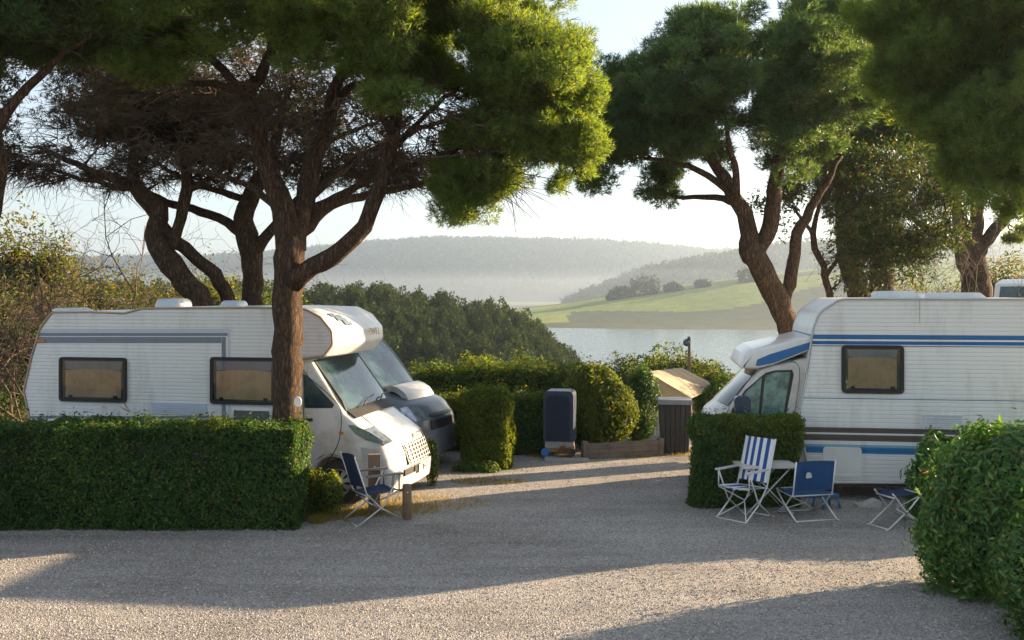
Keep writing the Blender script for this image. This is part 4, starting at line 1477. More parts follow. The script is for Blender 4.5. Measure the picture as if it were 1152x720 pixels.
def text_mesh(body, size, m, name, parent, extr=.002):
    cu = bpy.data.curves.new(name, 'FONT')
    cu.body, cu.size, cu.extrude = body, size, extr
    cu.align_x = 'CENTER'
    cu.align_y = 'CENTER'
    tmp = bpy.data.objects.new(name, cu)
    COL.objects.link(tmp)
    bpy.context.view_layer.update()
    me = bpy.data.meshes.new_from_object(tmp.evaluated_get(bpy.context.evaluated_depsgraph_get()))
    bpy.data.objects.remove(tmp)
    me.materials.clear()
    me.materials.append(m)
    o = bpy.data.objects.new(name, me)
    COL.objects.link(o)
    o.parent = parent
    return o


# ---- motorhome with the grey stripes
aL = R(-12)
nl = (-1.69, 14.35)
OL = (nl[0] + .98 * -math.sin(aL), nl[1] + .98 * math.cos(aL))
v = Veh('motorhome', 'white motorhome with grey stripes and overcab nose behind the long front hedge', 'motorhome', OL, aL)
WB, WC = 2.16, 1.96
yb, yc = -WB / 2, -WC / 2
M['wall_grey_rv'] = panel_mat('white_ribbed_wall', [], (.72, .72, .71), .055)
body = v.pts([(42, 505), (33, 474, .05), (26, 440, .10), (35, 400, .3), (45, 368, .25), (58, 350.5, .12), (100, 350, .05), (140, 351.5, .1), (160, 346, .15), (292, 345, .2), (345, 347, .15), (366, 356, .14), (381, 372, .12), (382, 388, .10), (370, 402, .12), (338, 404, .05), (338, 535), (60, 532)], yb)
out = fillet(body)


def pullL(x, z, s):
    k = smst(-1.35, -.15, x) * (z > 1.98 - 9) * 1.0
    lo = np.where(z < 1.5, 1, .35)
    return -.17 * abs(s) ** 2.6 * smst(-1.5, .05, x) * lo, -.05 * abs(s) ** 3 * smst(-1.4, -.6, x)


def pull_over(x, z, s):
    return -.10 * abs(s) ** 3 * smst(-1.6, -.7, x), 0 * x


shell = loft(out, WB, .05, 4, pull_over).build('body', M['wall_grey_rv'], v.o, sharp=35)
g = Geo()
P3 = bend(inset_poly(np.array(out), .012), yb - .002, WB / 2, pull_over)
for side in (1, -1):
    Q = P3.copy()
    Q[:, 1] *= side
    g.tube(np.concatenate([Q, Q[:1]]), .016, 6, 0, False)
g.build('edge_trim', M['trim_tan'], v.o)
# printed band that turns down before the second window
g = Geo()
A = lambda px, py: v.at(px, py, yb)
g.slab([A(45, 374.5), A(256, 374.5), A(256, 378), A(44.5, 378)], yb - .003, yb - .001)
g.slab([A(44, 379), A(249, 379), A(249, 386), A(42, 386)], yb - .003, yb - .001)
g.slab([A(249.4, 379), A(254, 379), A(254, 470), A(249.4, 470)], yb - .003, yb - .001)
g.slab([A(34, 468), A(246, 468), A(246, 470.5), A(34.5, 470.5)], yb - .003, yb - .001)
g.build('stripe', M['stripe_grey'], v.o)
g = Geo()
g.slab([A(46, 370), A(259, 370), A(259, 374), A(45.3, 374)], yb - .0025, yb - .001)
g.slab([A(256.6, 374.3), A(259, 374.3), A(259, 470), A(256.6, 470)], yb - .0025, yb - .001)
g.build('stripe', M['stripe_light'], v.o)
a, b = A(68, 451), A(143, 402.5)
add_window(v.o, a[0], a[1], b[0], b[1], yb - .001, -1)
a, b = A(237.5, 454), A(312, 402.5)
add_window(v.o, a[0], a[1], b[0], b[1], yb - .001, -1)
a, b = A(262, 488), A(305, 461)
g = Geo()
g.ring(rrect(a[0], a[1], b[0], b[1], .03), .02, yb - .003, yb - .02)
g.slab(rrect(a[0] + .018, a[1] + .018, b[0] - .018, b[1] - .018, .02), yb - .003, yb - .008, 1)
g.build('service_hatch', [M['white_paint'], M['void']], v.o)
g = Geo()
a, b = A(171, 466), A(233, 454)
g.slab(rrect(a[0], a[1], b[0], b[1], .01), yb - .001, yb - .005, 0)
for k in range(6):
    z = a[1] + .012 + (b[1] - a[1] - .024) * k / 5
    g.box((a[0] + .008, yb - .018, z - .006), (b[0] - .008, yb - .0052, z + .006), 0)
g.build('vent_grille', M['stripe_light'], v.o)
# leaf-like emblem on the wall
g = Geo()
for q in ([(134, 457), (141, 462), (148, 464.5), (146, 462), (140, 459)], [(139, 453.5), (142, 459), (147, 462), (143.5, 458), (141, 453)], ):
    g.slab([A(*p) for p in q], yb - .0035, yb - .001)
g.build('emblem', M['trim_tan'], v.o)
# rear lamp and roof fittings
g = Geo()
a, b = A(42, 385), A(51, 382)
g.box((a[0], yb - .02, a[1]), (b[0], yb - .001, b[1]))
g.build('marker_lamp', M['amber'], v.o)
roofz = v.at(200, 345, yb)[1]
for (px, w_, d_, h_) in ((205, .46, .5, .13), (272, .34, .4, .10), (92, .5, .5, .05)):
    x = v.at(px, 345, 0)[0]
    z0 = roofz - .015 if px > 150 else v.at(92, 350, yb)[1] - .015
    g = Geo()
    V, n_ = [], 8
    prof = [(1, 0), (1, .35), (.92, .75), (.75, 1), (.0001, 1.06)]
    for (f_, hh) in prof:
        for k in range(24):
            an = k * math.pi / 12
            cx_, sy_ = math.copysign(abs(math.cos(an)) ** .45, math.cos(an)), math.copysign(abs(math.sin(an)) ** .45, math.sin(an))
            V.append((x + w_ / 2 * f_ * cx_, -.25 + d_ / 2 * f_ * sy_, z0 + h_ * hh))
    i, j = np.meshgrid(np.arange(4), np.arange(24), indexing='ij')
    g.add(V, np.stack([i * 24 + j, i * 24 + (j + 1) % 24, (i + 1) * 24 + (j + 1) % 24, (i + 1) * 24 + j], -1).reshape(-1, 4), 0, True)
    g.build('roof_light', M['roof_plastic'], v.o)
# cab
C = lambda px, py: v.at(px, py, yc)
ws_t, ws_b = C(349, 404), C(394, 464)
hood1, hood2 = C(425, 486), C(440, 498)
wc = C(379, 557)
cabL = [C(330, 392), (ws_t[0] - .1, ws_t[1] + .02), (*ws_t, .05), (*ws_b, .10), (*hood1, .2), (*hood2, .12), (*C(447, 515), .08), (*C(451, 534), .06), (*C(449, 552), .05), C(425, 556)]
ra = .40
zf = C(425, 556)[1]
a0 = math.degrees(math.asin((zf - .33) / ra))
cab_out = fillet(cabL) + arc(wc[0], .33, ra, a0, 180 - a0, 14) + [(wc[0] - .75, zf), (C(330, 392)[0], zf)]
loft(cab_out, WC, .06, 4, pullL, 12).build('cab', M['cab_paint'], v.o, sharp=32)
hwc = WC / 2
tl = (ws_t[0], ws_t[1])
g = Geo()
p0 = (tl[0] + (ws_b[0] - tl[0]) * .03, tl[1] + (ws_b[1] - tl[1]) * .03)
p1 = (tl[0] + (ws_b[0] - tl[0]) * .95, tl[1] + (ws_b[1] - tl[1]) * .95)
patch(g, lin(p0, p1), -.86, .86, hwc, pullL, .010, .014, ny=14, up=-1)
wsL = g.build('windscreen', M['glass_dark'], v.o, sharp=40)
g = Geo()
patch(g, lin(p0, p1), -.90, -.862, hwc, pullL, .014, .018, ny=1, up=-1)
patch(g, lin(p0, p1), .862, .90, hwc, pullL, .014, .018, ny=1, up=-1)
pz = lin(p1, (p1[0] + .16, p1[1] - .10), 2)
patch(g, pz, -.88, .88, hwc, pullL, .016, .02, ny=14, up=-1)
g.build('windscreen_seal', M['rubber'], v.o)
for s_ in (-.55, .15):
    g = Geo()
    Q = [bend(np.array([[p1[0] + .06, p1[1] + .03]]), s_, hwc, pullL)[0], bend(np.array([[p1[0] - .02, p1[1] + .09]]), s_ + .35, hwc, pullL)[0], bend(np.array([[p1[0] - .03, p1[1] + .12]]), s_ + .62, hwc, pullL)[0]]
    Q = [(q[0] + .035, q[1], q[2]) for q in Q]
    g.tube(Q, .011, 5)
    g.build('wiper', M['black_plastic'], v.o)


def at_face(x0, z, y, pull, hw):
    q = bend(np.array([[x0, z]]), y, hw, pull)[0]
    return q


nose = [tuple(hood2), C(447, 515), C(451, 534), C(449, 552)]
# headlights wrap the corners
for sgn in (-1, 1):
    g = Geo()
    hl = lin((hood1[0] - .10, hood1[1] + .045), (hood2[0] + .005, hood2[1] - .02), 5)
    ya, yb_ = (.74, .93)
    patch(g, hl, sgn * ya, sgn * yb_, hwc, pullL, .035, .05, ny=5, up=-1)
    if sgn < 0:
        q = [C(392, 478.5), C(398, 478), C(416, 486), C(432, 496), C(430, 500), (C(412, 495)), C(400, 488)]
        g.slab([tuple(p_) for p_ in q], yc - .012, yc + .012)
    h_ = g.build('headlight', M['headlight'], v.o, sharp=40)
g = Geo()
gl0, gl1 = (nose[0][0] + .045, nose[0][1] - .10), (nose[2][0] + .004, nose[2][1] + .07)
ln_ = lin(gl0, gl1, 5)
patch(g, ln_, -.52, .52, hwc, pullL, .014, .05, 0, 12, up=-1)
for k in range(8):
    y = -.46 + .92 * k / 7
    patch(g, ln_, y - .011, y + .011, hwc, pullL, .03, .02, 1, 1, up=-1)
for k in range(5):
    t0 = k / 5 + .07
    q0 = (gl0[0] + (gl1[0] - gl0[0]) * t0, gl0[1] + (gl1[1] - gl0[1]) * t0)
    q1 = (gl0[0] + (gl1[0] - gl0[0]) * (t0 + .045), gl0[1] + (gl1[1] - gl0[1]) * (t0 + .045))
    patch(g, lin(q0, q1, 1), -.50, .50, hwc, pullL, .028, .02, 1, 12, up=-1)
g.build('grille', [M['black_plastic'], M['bumper']], v.o)
g = Geo()
bl0 = lin((nose[2][0] + .006, nose[2][1] + .045), (nose[3][0] + .01, nose[3][1] + .01), 4)
patch(g, bl0, -.93, .93, hwc, pullL, .035, .06, 0, 16, up=-1)
bmp = g.build('bumper', M['bumper'], v.o, sharp=40)
g = Geo()
for zz0 in (hood2[1] - .012, nose[1][1] - .012):
    xx0 = hood2[0] + .012 if zz0 > nose[1][1] else nose[1][0] - .3
    Q = np.array([bend(np.array([[xx0, zz0]]), y_, hwc, pullL)[0] for y_ in np.linspace(-.9, .9, 15)])
    g.tube(Q, .007, 5, 0, False)
for sgn in (-1, 1):
    Q = np.array([bend(np.array([q_]), sgn * .70, hwc, pullL)[0] for q_ in lin((ws_b[0] + .05, ws_b[1] - .015), (hood2[0] - .02, hood2[1] + .012), 6)])
    g.tube(Q, .006, 5, 0, False)
g.build('bonnet_seam', M['grey_plastic'], v.o)
g = Geo()
Q = bend(np.array(lin((hood2[0] + .01, hood2[1] - .03), (hood2[0] + .018, hood2[1] - .045), 1)), 0.0, hwc, pullL)
qb = bend(np.array([[hood2[0] + .02, hood2[1] - .05]]), 0.0, hwc, pullL)[0]
g.tube([(qb[0] - .01, 0, qb[2]), (qb[0] + .018, 0, qb[2] - .002)], [.055, .05], 20)
g.build('badge', M['alu'], v.o)
# side of the nose: grey inset panel, louvre and seams, seen on the near flank
for sgn in (-1,):
    g = Geo()
    q = [C(406, 503), C(424, 506), C(426, 523), C(408, 520)]
    g.slab([(p[0], p[1]) for p in q], yc - .004, yc + .012)
    g.build('bumper_inset', M['trim_grey'], v.o)
g = Geo()
fg0 = lin((nose[2][0] + .045, nose[2][1] + .04), (nose[2][0] + .045, nose[2][1] - .05), 2)
for k in range(2):
    y = (-.72, -.42)[k]
    patch(g, fg0, y, y + .24, hwc, pullL, .012, .02, 0, 3, up=-1)
g.build('bumper_vent', M['black_plastic'], v.o)
g = Geo()
pl0 = lin((nose[2][0] + .055, nose[2][1] + .035), (nose[2][0] + .055, nose[2][1] - .085), 2)
patch(g, pl0, -.30, .24, hwc, pullL, .02, .012, 0, 3, up=-1)
pt = g.build('number_plate', M['plate'], v.o)
qf = bend(np.array([[nose[2][0] + .078, nose[2][1] - .025]]), -.03, hwc, pullL)[0]
t_ = text_mesh('3H17', .13, M['letter_black'], 'plate_number', pt)
t_.location = qf
t_.rotation_euler = (R(90), 0, R(90))
# door seam, handle, mirror, step
g = Geo()
for L_ in ([(347, 424), (378, 452), (384, 470), (380, 500), (365, 525), (358, 540)], [(340, 415), (340, 545)], [(347, 424), (340, 415)]):
    Q = catmull([(C(*p)[0], yc - .001, C(*p)[1]) for p in L_], .06)
    g.tube(Q, .006, 4, 0, False)
g.build('door_seam', M['rubber'], v.o)
g = Geo()
g.slab([C(347, 424), C(376, 455), C(374, 459), C(343, 459), C(341, 420)], yc - .006, yc - .001)
g.build('side_window', M['glass_dark'], v.o)
g = Geo()
a = C(346, 472)
g.box((a[0] - .08, yc - .03, a[1] - .02), (a[0] + .08, yc - .002, a[1] + .02))
g.build('door_handle', M['black_plastic'], v.o)
g = Geo()
a = C(384, 487)
g.box((a[0] - .03, yc - .012, a[1] - .02), (a[0] + .03, yc - .001, a[1] + .02))
g.build('indicator', M['amber'], v.o)
for sgn in (-1, 1):
    add_wheel(v.o, wc[0], sgn * (WC / 2 - .15), .33, sgn)
    add_wheel(v.o, wc[0] - 3.35, sgn * (WB / 2 - .16), .33, sgn)
# lettering and emblem on the overcab front
cxo = v.at(382, 380, yb)[0]
t_ = text_mesh('FIWR3', .16, M['letter_brown'], 'lettering', v.o)
t_.location = (cxo + .068, .20, v.at(382, 378, yb)[1] + .02)
t_.rotation_euler = (R(90 - 14), 0, R(90))
g = Geo()
ov = v.pts([(362, 353.5), (368, 357.5), (374, 363), (379, 369)], yb)
for (k0, k1, ya, yb2) in ((0.0, .9, -.82, -.66), (.5, 1.7, -.74, -.50), (1.3, 2.6, -.62, -.45), (2.1, 2.7, -.52, -.38)):
    seg = []
    for tt in np.linspace(k0, k1, 5):
        i0 = min(int(tt), 2)
        f_ = tt - i0
        seg.append((ov[i0][0] + (ov[i0 + 1][0] - ov[i0][0]) * f_, ov[i0][1] + (ov[i0 + 1][1] - ov[i0][1]) * f_))
    patch(g, seg, ya, yb2, WB / 2, pull_over, .010, .02, 0, 3, up=-1)
g.build('emblem', M['emblem_blue'], v.o)

# ---- dark van behind it
aV = R(-19)
nv = (-1.52, 16.80)
OV = (nv[0] + .98 * -math.sin(aV), nv[1] + .98 * math.cos(aV))
v2 = Veh('camper_van', 'dark blue-grey high-roofed van with a grey covered bonnet, behind the motorhome nose', 'van', OV, aV)
WV = 1.96
hv = WV / 2


def pullV(x, z, s):
    return -.30 * abs(s) ** 2.6 * smst(-1.6, 0, x), -.06 * abs(s) ** 3 * smst(-1.5, -.5, x)


vo = [(-5.2, .45), (-5.25, 2.3, .3), (-5.0, 2.70, .3), (-2.3, 2.68, .2), (-1.95, 2.50, .25), (-.88, 1.40, .15), (-.18, 1.18, .25), (.0, .92, .12), (.03, .55, .08), (0, .30, .06), (-.35, .27)]
vout = fillet(vo) + arc(-.88, .34, .41, -8, 188, 14) + [(-1.5, .30), (-3.6, .30)] + arc(-4.15, .34, .41, -5, 185, 14)
loft(vout, WV, .07, 4, pullV, 12).build('body', M['van_paint'], v2.o, sharp=32)
T_, B_ = (-1.91, 2.46), (-.93, 1.45)
wl = lin(T_, B_, 6)
g = Geo()
patch(g, wl, -.84, .84, hv, pullV, .012, .016, 0, 14, up=-1)
g.build('windscreen', M['glass_dark'], v2.o, sharp=40)
g = Geo()
patch(g, wl, -.92, -.842, hv, pullV, .016, .02, 0, 2, up=-1)
patch(g, wl, .842, .92, hv, pullV, .016, .02, 0, 2, up=-1)
patch(g, lin(B_, (-.82, 1.375), 2), -.88, .88, hv, pullV, .016, .02, 0, 14, up=-1)
g.build('windscreen_seal', M['black_plastic'], v2.o)
g = Geo()
patch(g, [(-.90, 1.36), (-.84, 1.44), (-.74, 1.47), (-.62, 1.44), (-.50, 1.37), (-.42, 1.27), (-.40, 1.20)], -.55, .60, hv, pullV, .02, .10, 0, 10, up=-1)
g.build('bonnet_cover', M['trim_grey'], v2.o, sharp=50)
g = Geo()
patch(g, lin((.0, .74), (.02, .32), 4), -.92, .92, hv, pullV, .05, .08, 0, 16, up=-1)
g.build('bumper', M['van_bumper'], v2.o, sharp=40)
g = Geo()
patch(g, lin((.0, .90), (.022, .66), 3), -.50, .50, hv, pullV, .02, .03, 0, 8, up=-1)
patch(g, lin((-.055, 1.0), (-.02, .95), 1), -.46, .46, hv, pullV, .02, .03, 0, 8, up=-1)
g.build('grille', M['black_plastic'], v2.o)
for sgn in (-1, 1):
    g = Geo()
    patch(g, lin((-.20, 1.175), (-.005, .93), 4), sgn * .58, sgn * .93, hv, pullV, .02, .06, 0, 4, up=-1)
    g.build('headlight', M['headlight'], v2.o, sharp=40)
    g = Geo()
    patch(g, lin((.03, .56), (.045, .46), 2), sgn * .56, sgn * .76, hv, pullV, .06, .03, 0, 2, up=-1)
    g.build('fog_lamp', M['black_plastic'], v2.o)
    add_wheel(v2.o, -.88, sgn * (hv - .14), .34, sgn, .34)
    add_wheel(v2.o, -4.15, sgn * (hv - .14), .34, sgn, .34)
g = Geo()
g.slab([(-1.62, 1.95), (-1.2, 1.45), (-1.25, 1.36), (-2.25, 1.36), (-2.25, 1.98)], -hv - .005, -hv + .0)
g.build('side_window', M['glass_dark'], v2.o)

# ---- motorhome with the blue stripes
aR = R(180 - 8)
fx = W(897, 470, 14.92)
# local x forward (towards -X of the world), local y left = towards the camera; near wall at y = +w/2
WB2 = 2.02
lx, ly = -math.sin(aR), math.cos(aR)
OR = (fx[0] - lx * WB2 / 2, fx[1] - ly * WB2 / 2)
v3 = Veh('motorhome', 'white ribbed motorhome with blue and brown stripes behind the chairs and table', 'motorhome', OR, aR)
yn = WB2 / 2
A3 = lambda px, py: v3.at(px, py, yn)
zt = A3(950, 335.5)[1]
zb = A3(915, 542)[1]
BL, BR, BW = (.012, .13, .36), (.10, .085, .075), (.80, .80, .785)
zz_ = lambda py: A3(930, py)[1]
bands = [(zz_(381.6), zz_(377.4), BL), (zz_(388), zz_(383.6), BL), (zz_(390.3), zz_(389.4), (.07, .09, .12)), (zz_(449.2), zz_(447.8), (.05, .16, .30)),
         (zz_(487), zz_(481.5), BR), (zz_(496.5), zz_(489), BR), (zz_(503.5), zz_(500.5), (.25, .42, .55)), (zz_(510.5), zz_(503.5), (.02, .17, .40))]
bands = [(a_, b_, c_) for a_, b_, c_ in bands]
bands.sort()
# neighbours that touch: nudge
M['wall_blue_rv'] = panel_mat('blue_striped_wall', bands, BW, .062)
rear = -4.1
body3 = v3.pts([(912.5, 543.5), (906, 515, .05), (897, 471, .10), (905.5, 420, .5), (914, 369, .3), (921, 351, .25), (945, 335.5, .25)], yn) + [(rear + .35, zt, .25), (rear + .05, zt - .4, .3), (rear, 1.5, .1), (rear + .12, zb + .04)]
out3 = fillet(body3)
loft(out3, WB2, .04, 4).build('body', M['wall_blue_rv'], v3.o, sharp=35)
g = Geo()
Q = inset_poly(np.array(out3), .012)
for s_ in (1, -1):
    V = np.stack([Q[:, 0], np.full(len(Q), s_ * (yn + .002)), Q[:, 1]], 1)
    g.tube(np.concatenate([V, V[:1]]), .017, 6, 0, False)
xs = A3(1034.5, 345)[0]
g.box((xs - .006, yn + .0005, zz_(363)), (xs + .006, yn + .006, zt - .02))
g.build('edge_trim', M['trim_grey'], v3.o)
a, b = A3(1016.5, 443), A3(946.5, 388)
add_window(v3.o, a[0], a[1], b[0], b[1], yn + .001, 1, .05, .07, .25)
g = Geo()
a, b = A3(1083, 481), A3(1036, 466)
g.ring(rrect(a[0], a[1], b[0], b[1], .01), .012, yn + .001, yn + .012)
for k in range(5):
    z = a[1] + .03 + (b[1] - a[1] - .06) * k / 4
    g.box((a[0] + .012, yn + .001, z - .008), (b[0] - .012, yn + .009, z + .008), 1)
g.build('vent_grille', [M['white_paint'], M['roof_plastic']], v3.o)
g = Geo()
a, b = A3(969, 537), A3(926, 502.5)
g.ring(rrect(a[0], a[1], b[0], b[1], .05), .035, yn + .001, yn + .016)
g.slab(rrect(a[0] + .03, a[1] + .03, b[0] - .03, b[1] - .03, .03), yn + .001, yn + .007)
g.build('service_hatch', M['white_paint'], v3.o)
g = Geo()
g.box((rear + .3, -yn + .02, zb - .035), (-.25, yn - .02, zb + .01))
g.build('floor_edge', M['black_plastic'], v3.o)
for (p0, p1, h_, y_) in ((987, 1036, .11, .55), (1037.5, 1110, .085, .5)):
    x0, x1 = v3.at(p0, 335, y_)[0], v3.at(p1, 335, y_)[0]
    g = Geo()
    pr = fillet([(x1, zt - .02), (x0, zt - .02), (x0 - .03, zt + h_, .05), (x1 + .12, zt + h_, .08)])
    g.slab(pr, y_ - .5, y_ + .1)
    g.build('roof_light', M['roof_plastic'], v3.o, sharp=40)
# chassis and cab
WC3 = 1.90
hc3 = WC3 / 2
C3 = lambda px, py: v3.at(px, py, hc3)


def pullR(x, z, s):
    return -.28 * abs(s) ** 2.6 * smst(.3, 1.7, x), -.04 * abs(s) ** 3 * smst(.2, 1.2, x)


wt, wb_ = C3(853, 414), C3(806, 459)
xn = C3(787, 468)[0]
wx = C3(812, 540)[0]
co = [C3(925, 398), (*wt, .06), (*wb_, .12), (xn - .12, wb_[1] - .10, .2), (xn, wb_[1] - .38, .12), (xn + .05, .62, .08), (xn + .02, .30, .06), (wx + .45, .28)]
cout = fillet(co) + arc(wx, .33, .40, -5, 185, 14)[0:] + [(wx - .6, .30), (C3(925, 398)[0], .30)]
loft(cout, WC3, .06, 4, pullR, 12).build('cab', M['cab_paint'], v3.o, sharp=32)
g = Geo()
wl3 = lin((wt[0] + (wb_[0] - wt[0]) * .06, wt[1] + (wb_[1] - wt[1]) * .06), (wt[0] + (wb_[0] - wt[0]) * .93, wt[1] + (wb_[1] - wt[1]) * .93), 5)
patch(g, wl3, -.84, .84, hc3, pullR, .012, .016, 0, 14, up=-1)
g.build('windscreen', M['glass_dark'], v3.o, sharp=40)
# side door glass in two panes with a black surround, door seam and mirror
g = Geo()
sw = [C3(822, 470), C3(823, 461), C3(838, 439), C3(861, 419.5), C3(872, 416.5), C3(891, 416), C3(893, 421), C3(884, 468), C3(884, 470)]
g.slab(sw, hc3 + .001, hc3 + .008)
fr3 = g.build('side_window', M['black_plastic'], v3.o)
g = Geo()
g.slab([C3(825, 468), C3(826, 461), C3(839, 441), C3(857, 424.5), C3(853, 468)], hc3 + .0085, hc3 + .012)
g.slab([C3(856, 468), C3(861, 422.5), C3(872, 419), C3(889, 418.5), C3(881, 468)], hc3 + .0085, hc3 + .012)
M['door_glass'] = mat('door_glass', (.16, .30, .27), .08, var=.55, vscale=5, spec=.9, dirt=(.03, .05, .045))
g.build('pane', M['door_glass'], fr3)
g = Geo()
for L_ in ([(817, 474), (820, 458), (836, 434), (861, 413), (898, 411), (893, 474)],):
    g.tube(catmull([(C3(*p)[0], hc3 + .001, C3(*p)[1]) for p in L_], .05), .006, 4, 0, False)
g.build('door_seam', M['grey_plastic'], v3.o)
g = Geo()
a, b = C3(843, 469), C3(825, 444)
g.slab(rrect(a[0], a[1], b[0], b[1], .07), hc3 + .10, hc3 + .24)
g.tube([(a[0] + .08, hc3 - .02, a[1] + .06), (a[0] + .1, hc3 + .15, a[1] + .1)], .03, 6)
M['mirror_blue'] = mat('mirror_blue', (.012, .035, .09), .3, coat=.4)
g.build('mirror', M['mirror_blue'], v3.o)
# wedge-shaped cab roof lip with its blue band
yo3 = hc3 + .03
D3 = lambda px, py: v3.at(px, py, yo3)
lip = fillet([(*D3(918, 392), 0), (*D3(919, 376.5), 0), (*D3(845, 390.5), .05), (*D3(835, 397), .04), (*D3(829, 411.5), .03), (*D3(851, 412.5), .03), (*D3(870, 409), .02)])


def pull_lip(x, z, s):
    return -.10 * abs(s) ** 3 * smst(.4, 1.3, x), -.05 * abs(s) ** 3 * smst(-.2, .8, x)


loft(lip, yo3 * 2, .05, 4, pull_lip, 10).build('cab_roof', M['white_paint'], v3.o, sharp=35)
g = Geo()
st_ = [D3(850, 411.6), D3(852, 404.5), D3(866, 398.5), D3(914, 384), D3(913.4, 391.6), D3(870, 408.4), D3(854, 411.6)]
g.slab(st_, yo3 - .002, yo3 + .004)
g.build('stripe', M['stripe_blue'], v3.o)
for s_ in (-1, 1):
    g = Geo()
    patch(g, lin((xn - .10, wb_[1] - .15), (xn - .0, wb_[1] - .36), 3), s_ * .5, s_ * .93, hc3, pullR, .015, .02, 0, 4, up=-1)
    g.build('headlight', M['headlight'], v3.o, sharp=40)
g = Geo()
patch(g, lin((xn + .03, .74), (xn + .03, .32), 4), -.92, .92, hc3, pullR, .04, .06, 0, 14, up=-1)
g.build('bumper', M['bumper'], v3.o, sharp=40)
for s_ in (-1, 1):
    add_wheel(v3.o, wx, s_ * (hc3 - .15), .33, s_)
    add_wheel(v3.o, -2.7, s_ * (yn - .2), .33, s_)

# ---- white camper roof seen behind, over the blue-striped motorhome
v4 = Veh('camper_van', 'white high-top camper with a dark front window, only its roof showing behind the motorhome', 'van', (14.1, 28.7), R(180 + 22))
w4 = 2.0


def pull4(x, z, s):
    return -.2 * abs(s) ** 2.5 * smst(-1.3, 0, x), 0 * x


o4 = fillet([(-4.8, .4), (-4.9, 2.8, .3), (-4.6, 3.52, .25), (-1.1, 3.52, .2), (-.78, 3.38, .1), (-.62, 2.62, .1), (-.2, 1.3, .2), (.25, 1.05, .2), (.4, .4, .1)])
loft(o4, w4, .06, 4, pull4).build('body', M['white_paint'], v4.o, sharp=35)
g = Geo()
patch(g, lin((-.765, 3.30), (-.635, 2.70), 4), -.72, .72, w4 / 2, pull4, .02, .03, 0, 8, up=-1)
g.build('front_window', M['glass_dark'], v4.o)
g = Geo()
patch(g, lin((-.56, 2.45), (-.22, 1.42), 4), -.82, .82, w4 / 2, pull4, .012, .02, 0, 8, up=-1)
g.build('windscreen', M['glass_dark'], v4.o)
for s_ in (-1, 1):
    for xx in (-.35, -3.7):
        add_wheel(v4.o, xx, s_ * (w4 / 2 - .08), .33, s_)

# ------------------------------------------------------------------ camping furniture
def sheet_cloth(g, corners, sag, n=8, th=.006, mat=0, axis=None):
    """cloth stretched between four corners (a,b,c,d), sagging along its normal"""
    a, b, c, d = [np.array(p, float) for p in corners]
    nr = unit(np.cross(b - a, d - a))
    us_ = np.linspace(0, 1, n + 1)
    U, V_ = np.meshgrid(us_, us_)
    P = (1 - V_)[..., None] * ((1 - U)[..., None] * a + U[..., None] * b) + V_[..., None] * ((1 - U)[..., None] * d + U[..., None] * c)
    P = P - nr * (sag * 4 * U * (1 - U))[..., None]
    P = P.reshape(-1, 3)
    m_ = n + 1
    i, j = np.meshgrid(np.arange(n), np.arange(n), indexing='ij')
    q = np.stack([i * m_ + j, i * m_ + j + 1, (i + 1) * m_ + j + 1, (i + 1) * m_ + j], -1).reshape(-1, 4)
    N2 = len(P)
    f = [tuple(x) for x in q] + [tuple(x + N2)[::-1] for x in q]
    rim = [k for k in range(m_)] + [k * m_ + n for k in range(1, m_)] + [n * m_ + k for k in range(n - 1, -1, -1)] + [k * m_ for k in range(n - 1, 0, -1)]
    for k in range(len(rim)):
        x, y = rim[k], rim[(k + 1) % len(rim)]
        f.append((x, x + N2, y + N2, y))
    return g.add(np.concatenate([P, P + nr * th]), f, mat)


def stripe_mat(name, c0, c1, per=.105, ax='Y'):
    t = NT(name)
    tc = t.n('ShaderNodeTexCoord')
    sp = t.n('ShaderNodeSeparateXYZ')
    t.l(tc.outputs['Object'], sp.inputs[0])
    m1 = t.n('ShaderNodeMath', operation='MULTIPLY')
    m1.inputs[1].default_value = 1 / per
    m2 = t.n('ShaderNodeMath', operation='ADD')
    m2.inputs[1].default_value = 100.25
    m3 = t.n('ShaderNodeMath', operation='FRACT')
    t.l(sp.outputs[ax], m1.inputs[0])
    t.l(m1.outputs[0], m2.inputs[0])
    t.l(m2.outputs[0], m3.inputs[0])
    rp = t.ramp([(0, c0), (.5, c1)], 'CONSTANT')
    t.l(m3.outputs[0], rp.inputs['Fac'])
    b = t.n('ShaderNodeBsdfPrincipled', Roughness=.85)
    t.l(rp.outputs[0], b.inputs['Base Color'])
    t.l(b.outputs[0], t.out.inputs['Surface'])
    return t.m


M['stripe_cloth'] = stripe_mat('striped_cloth', (.70, .71, .72), (.012, .075, .26))


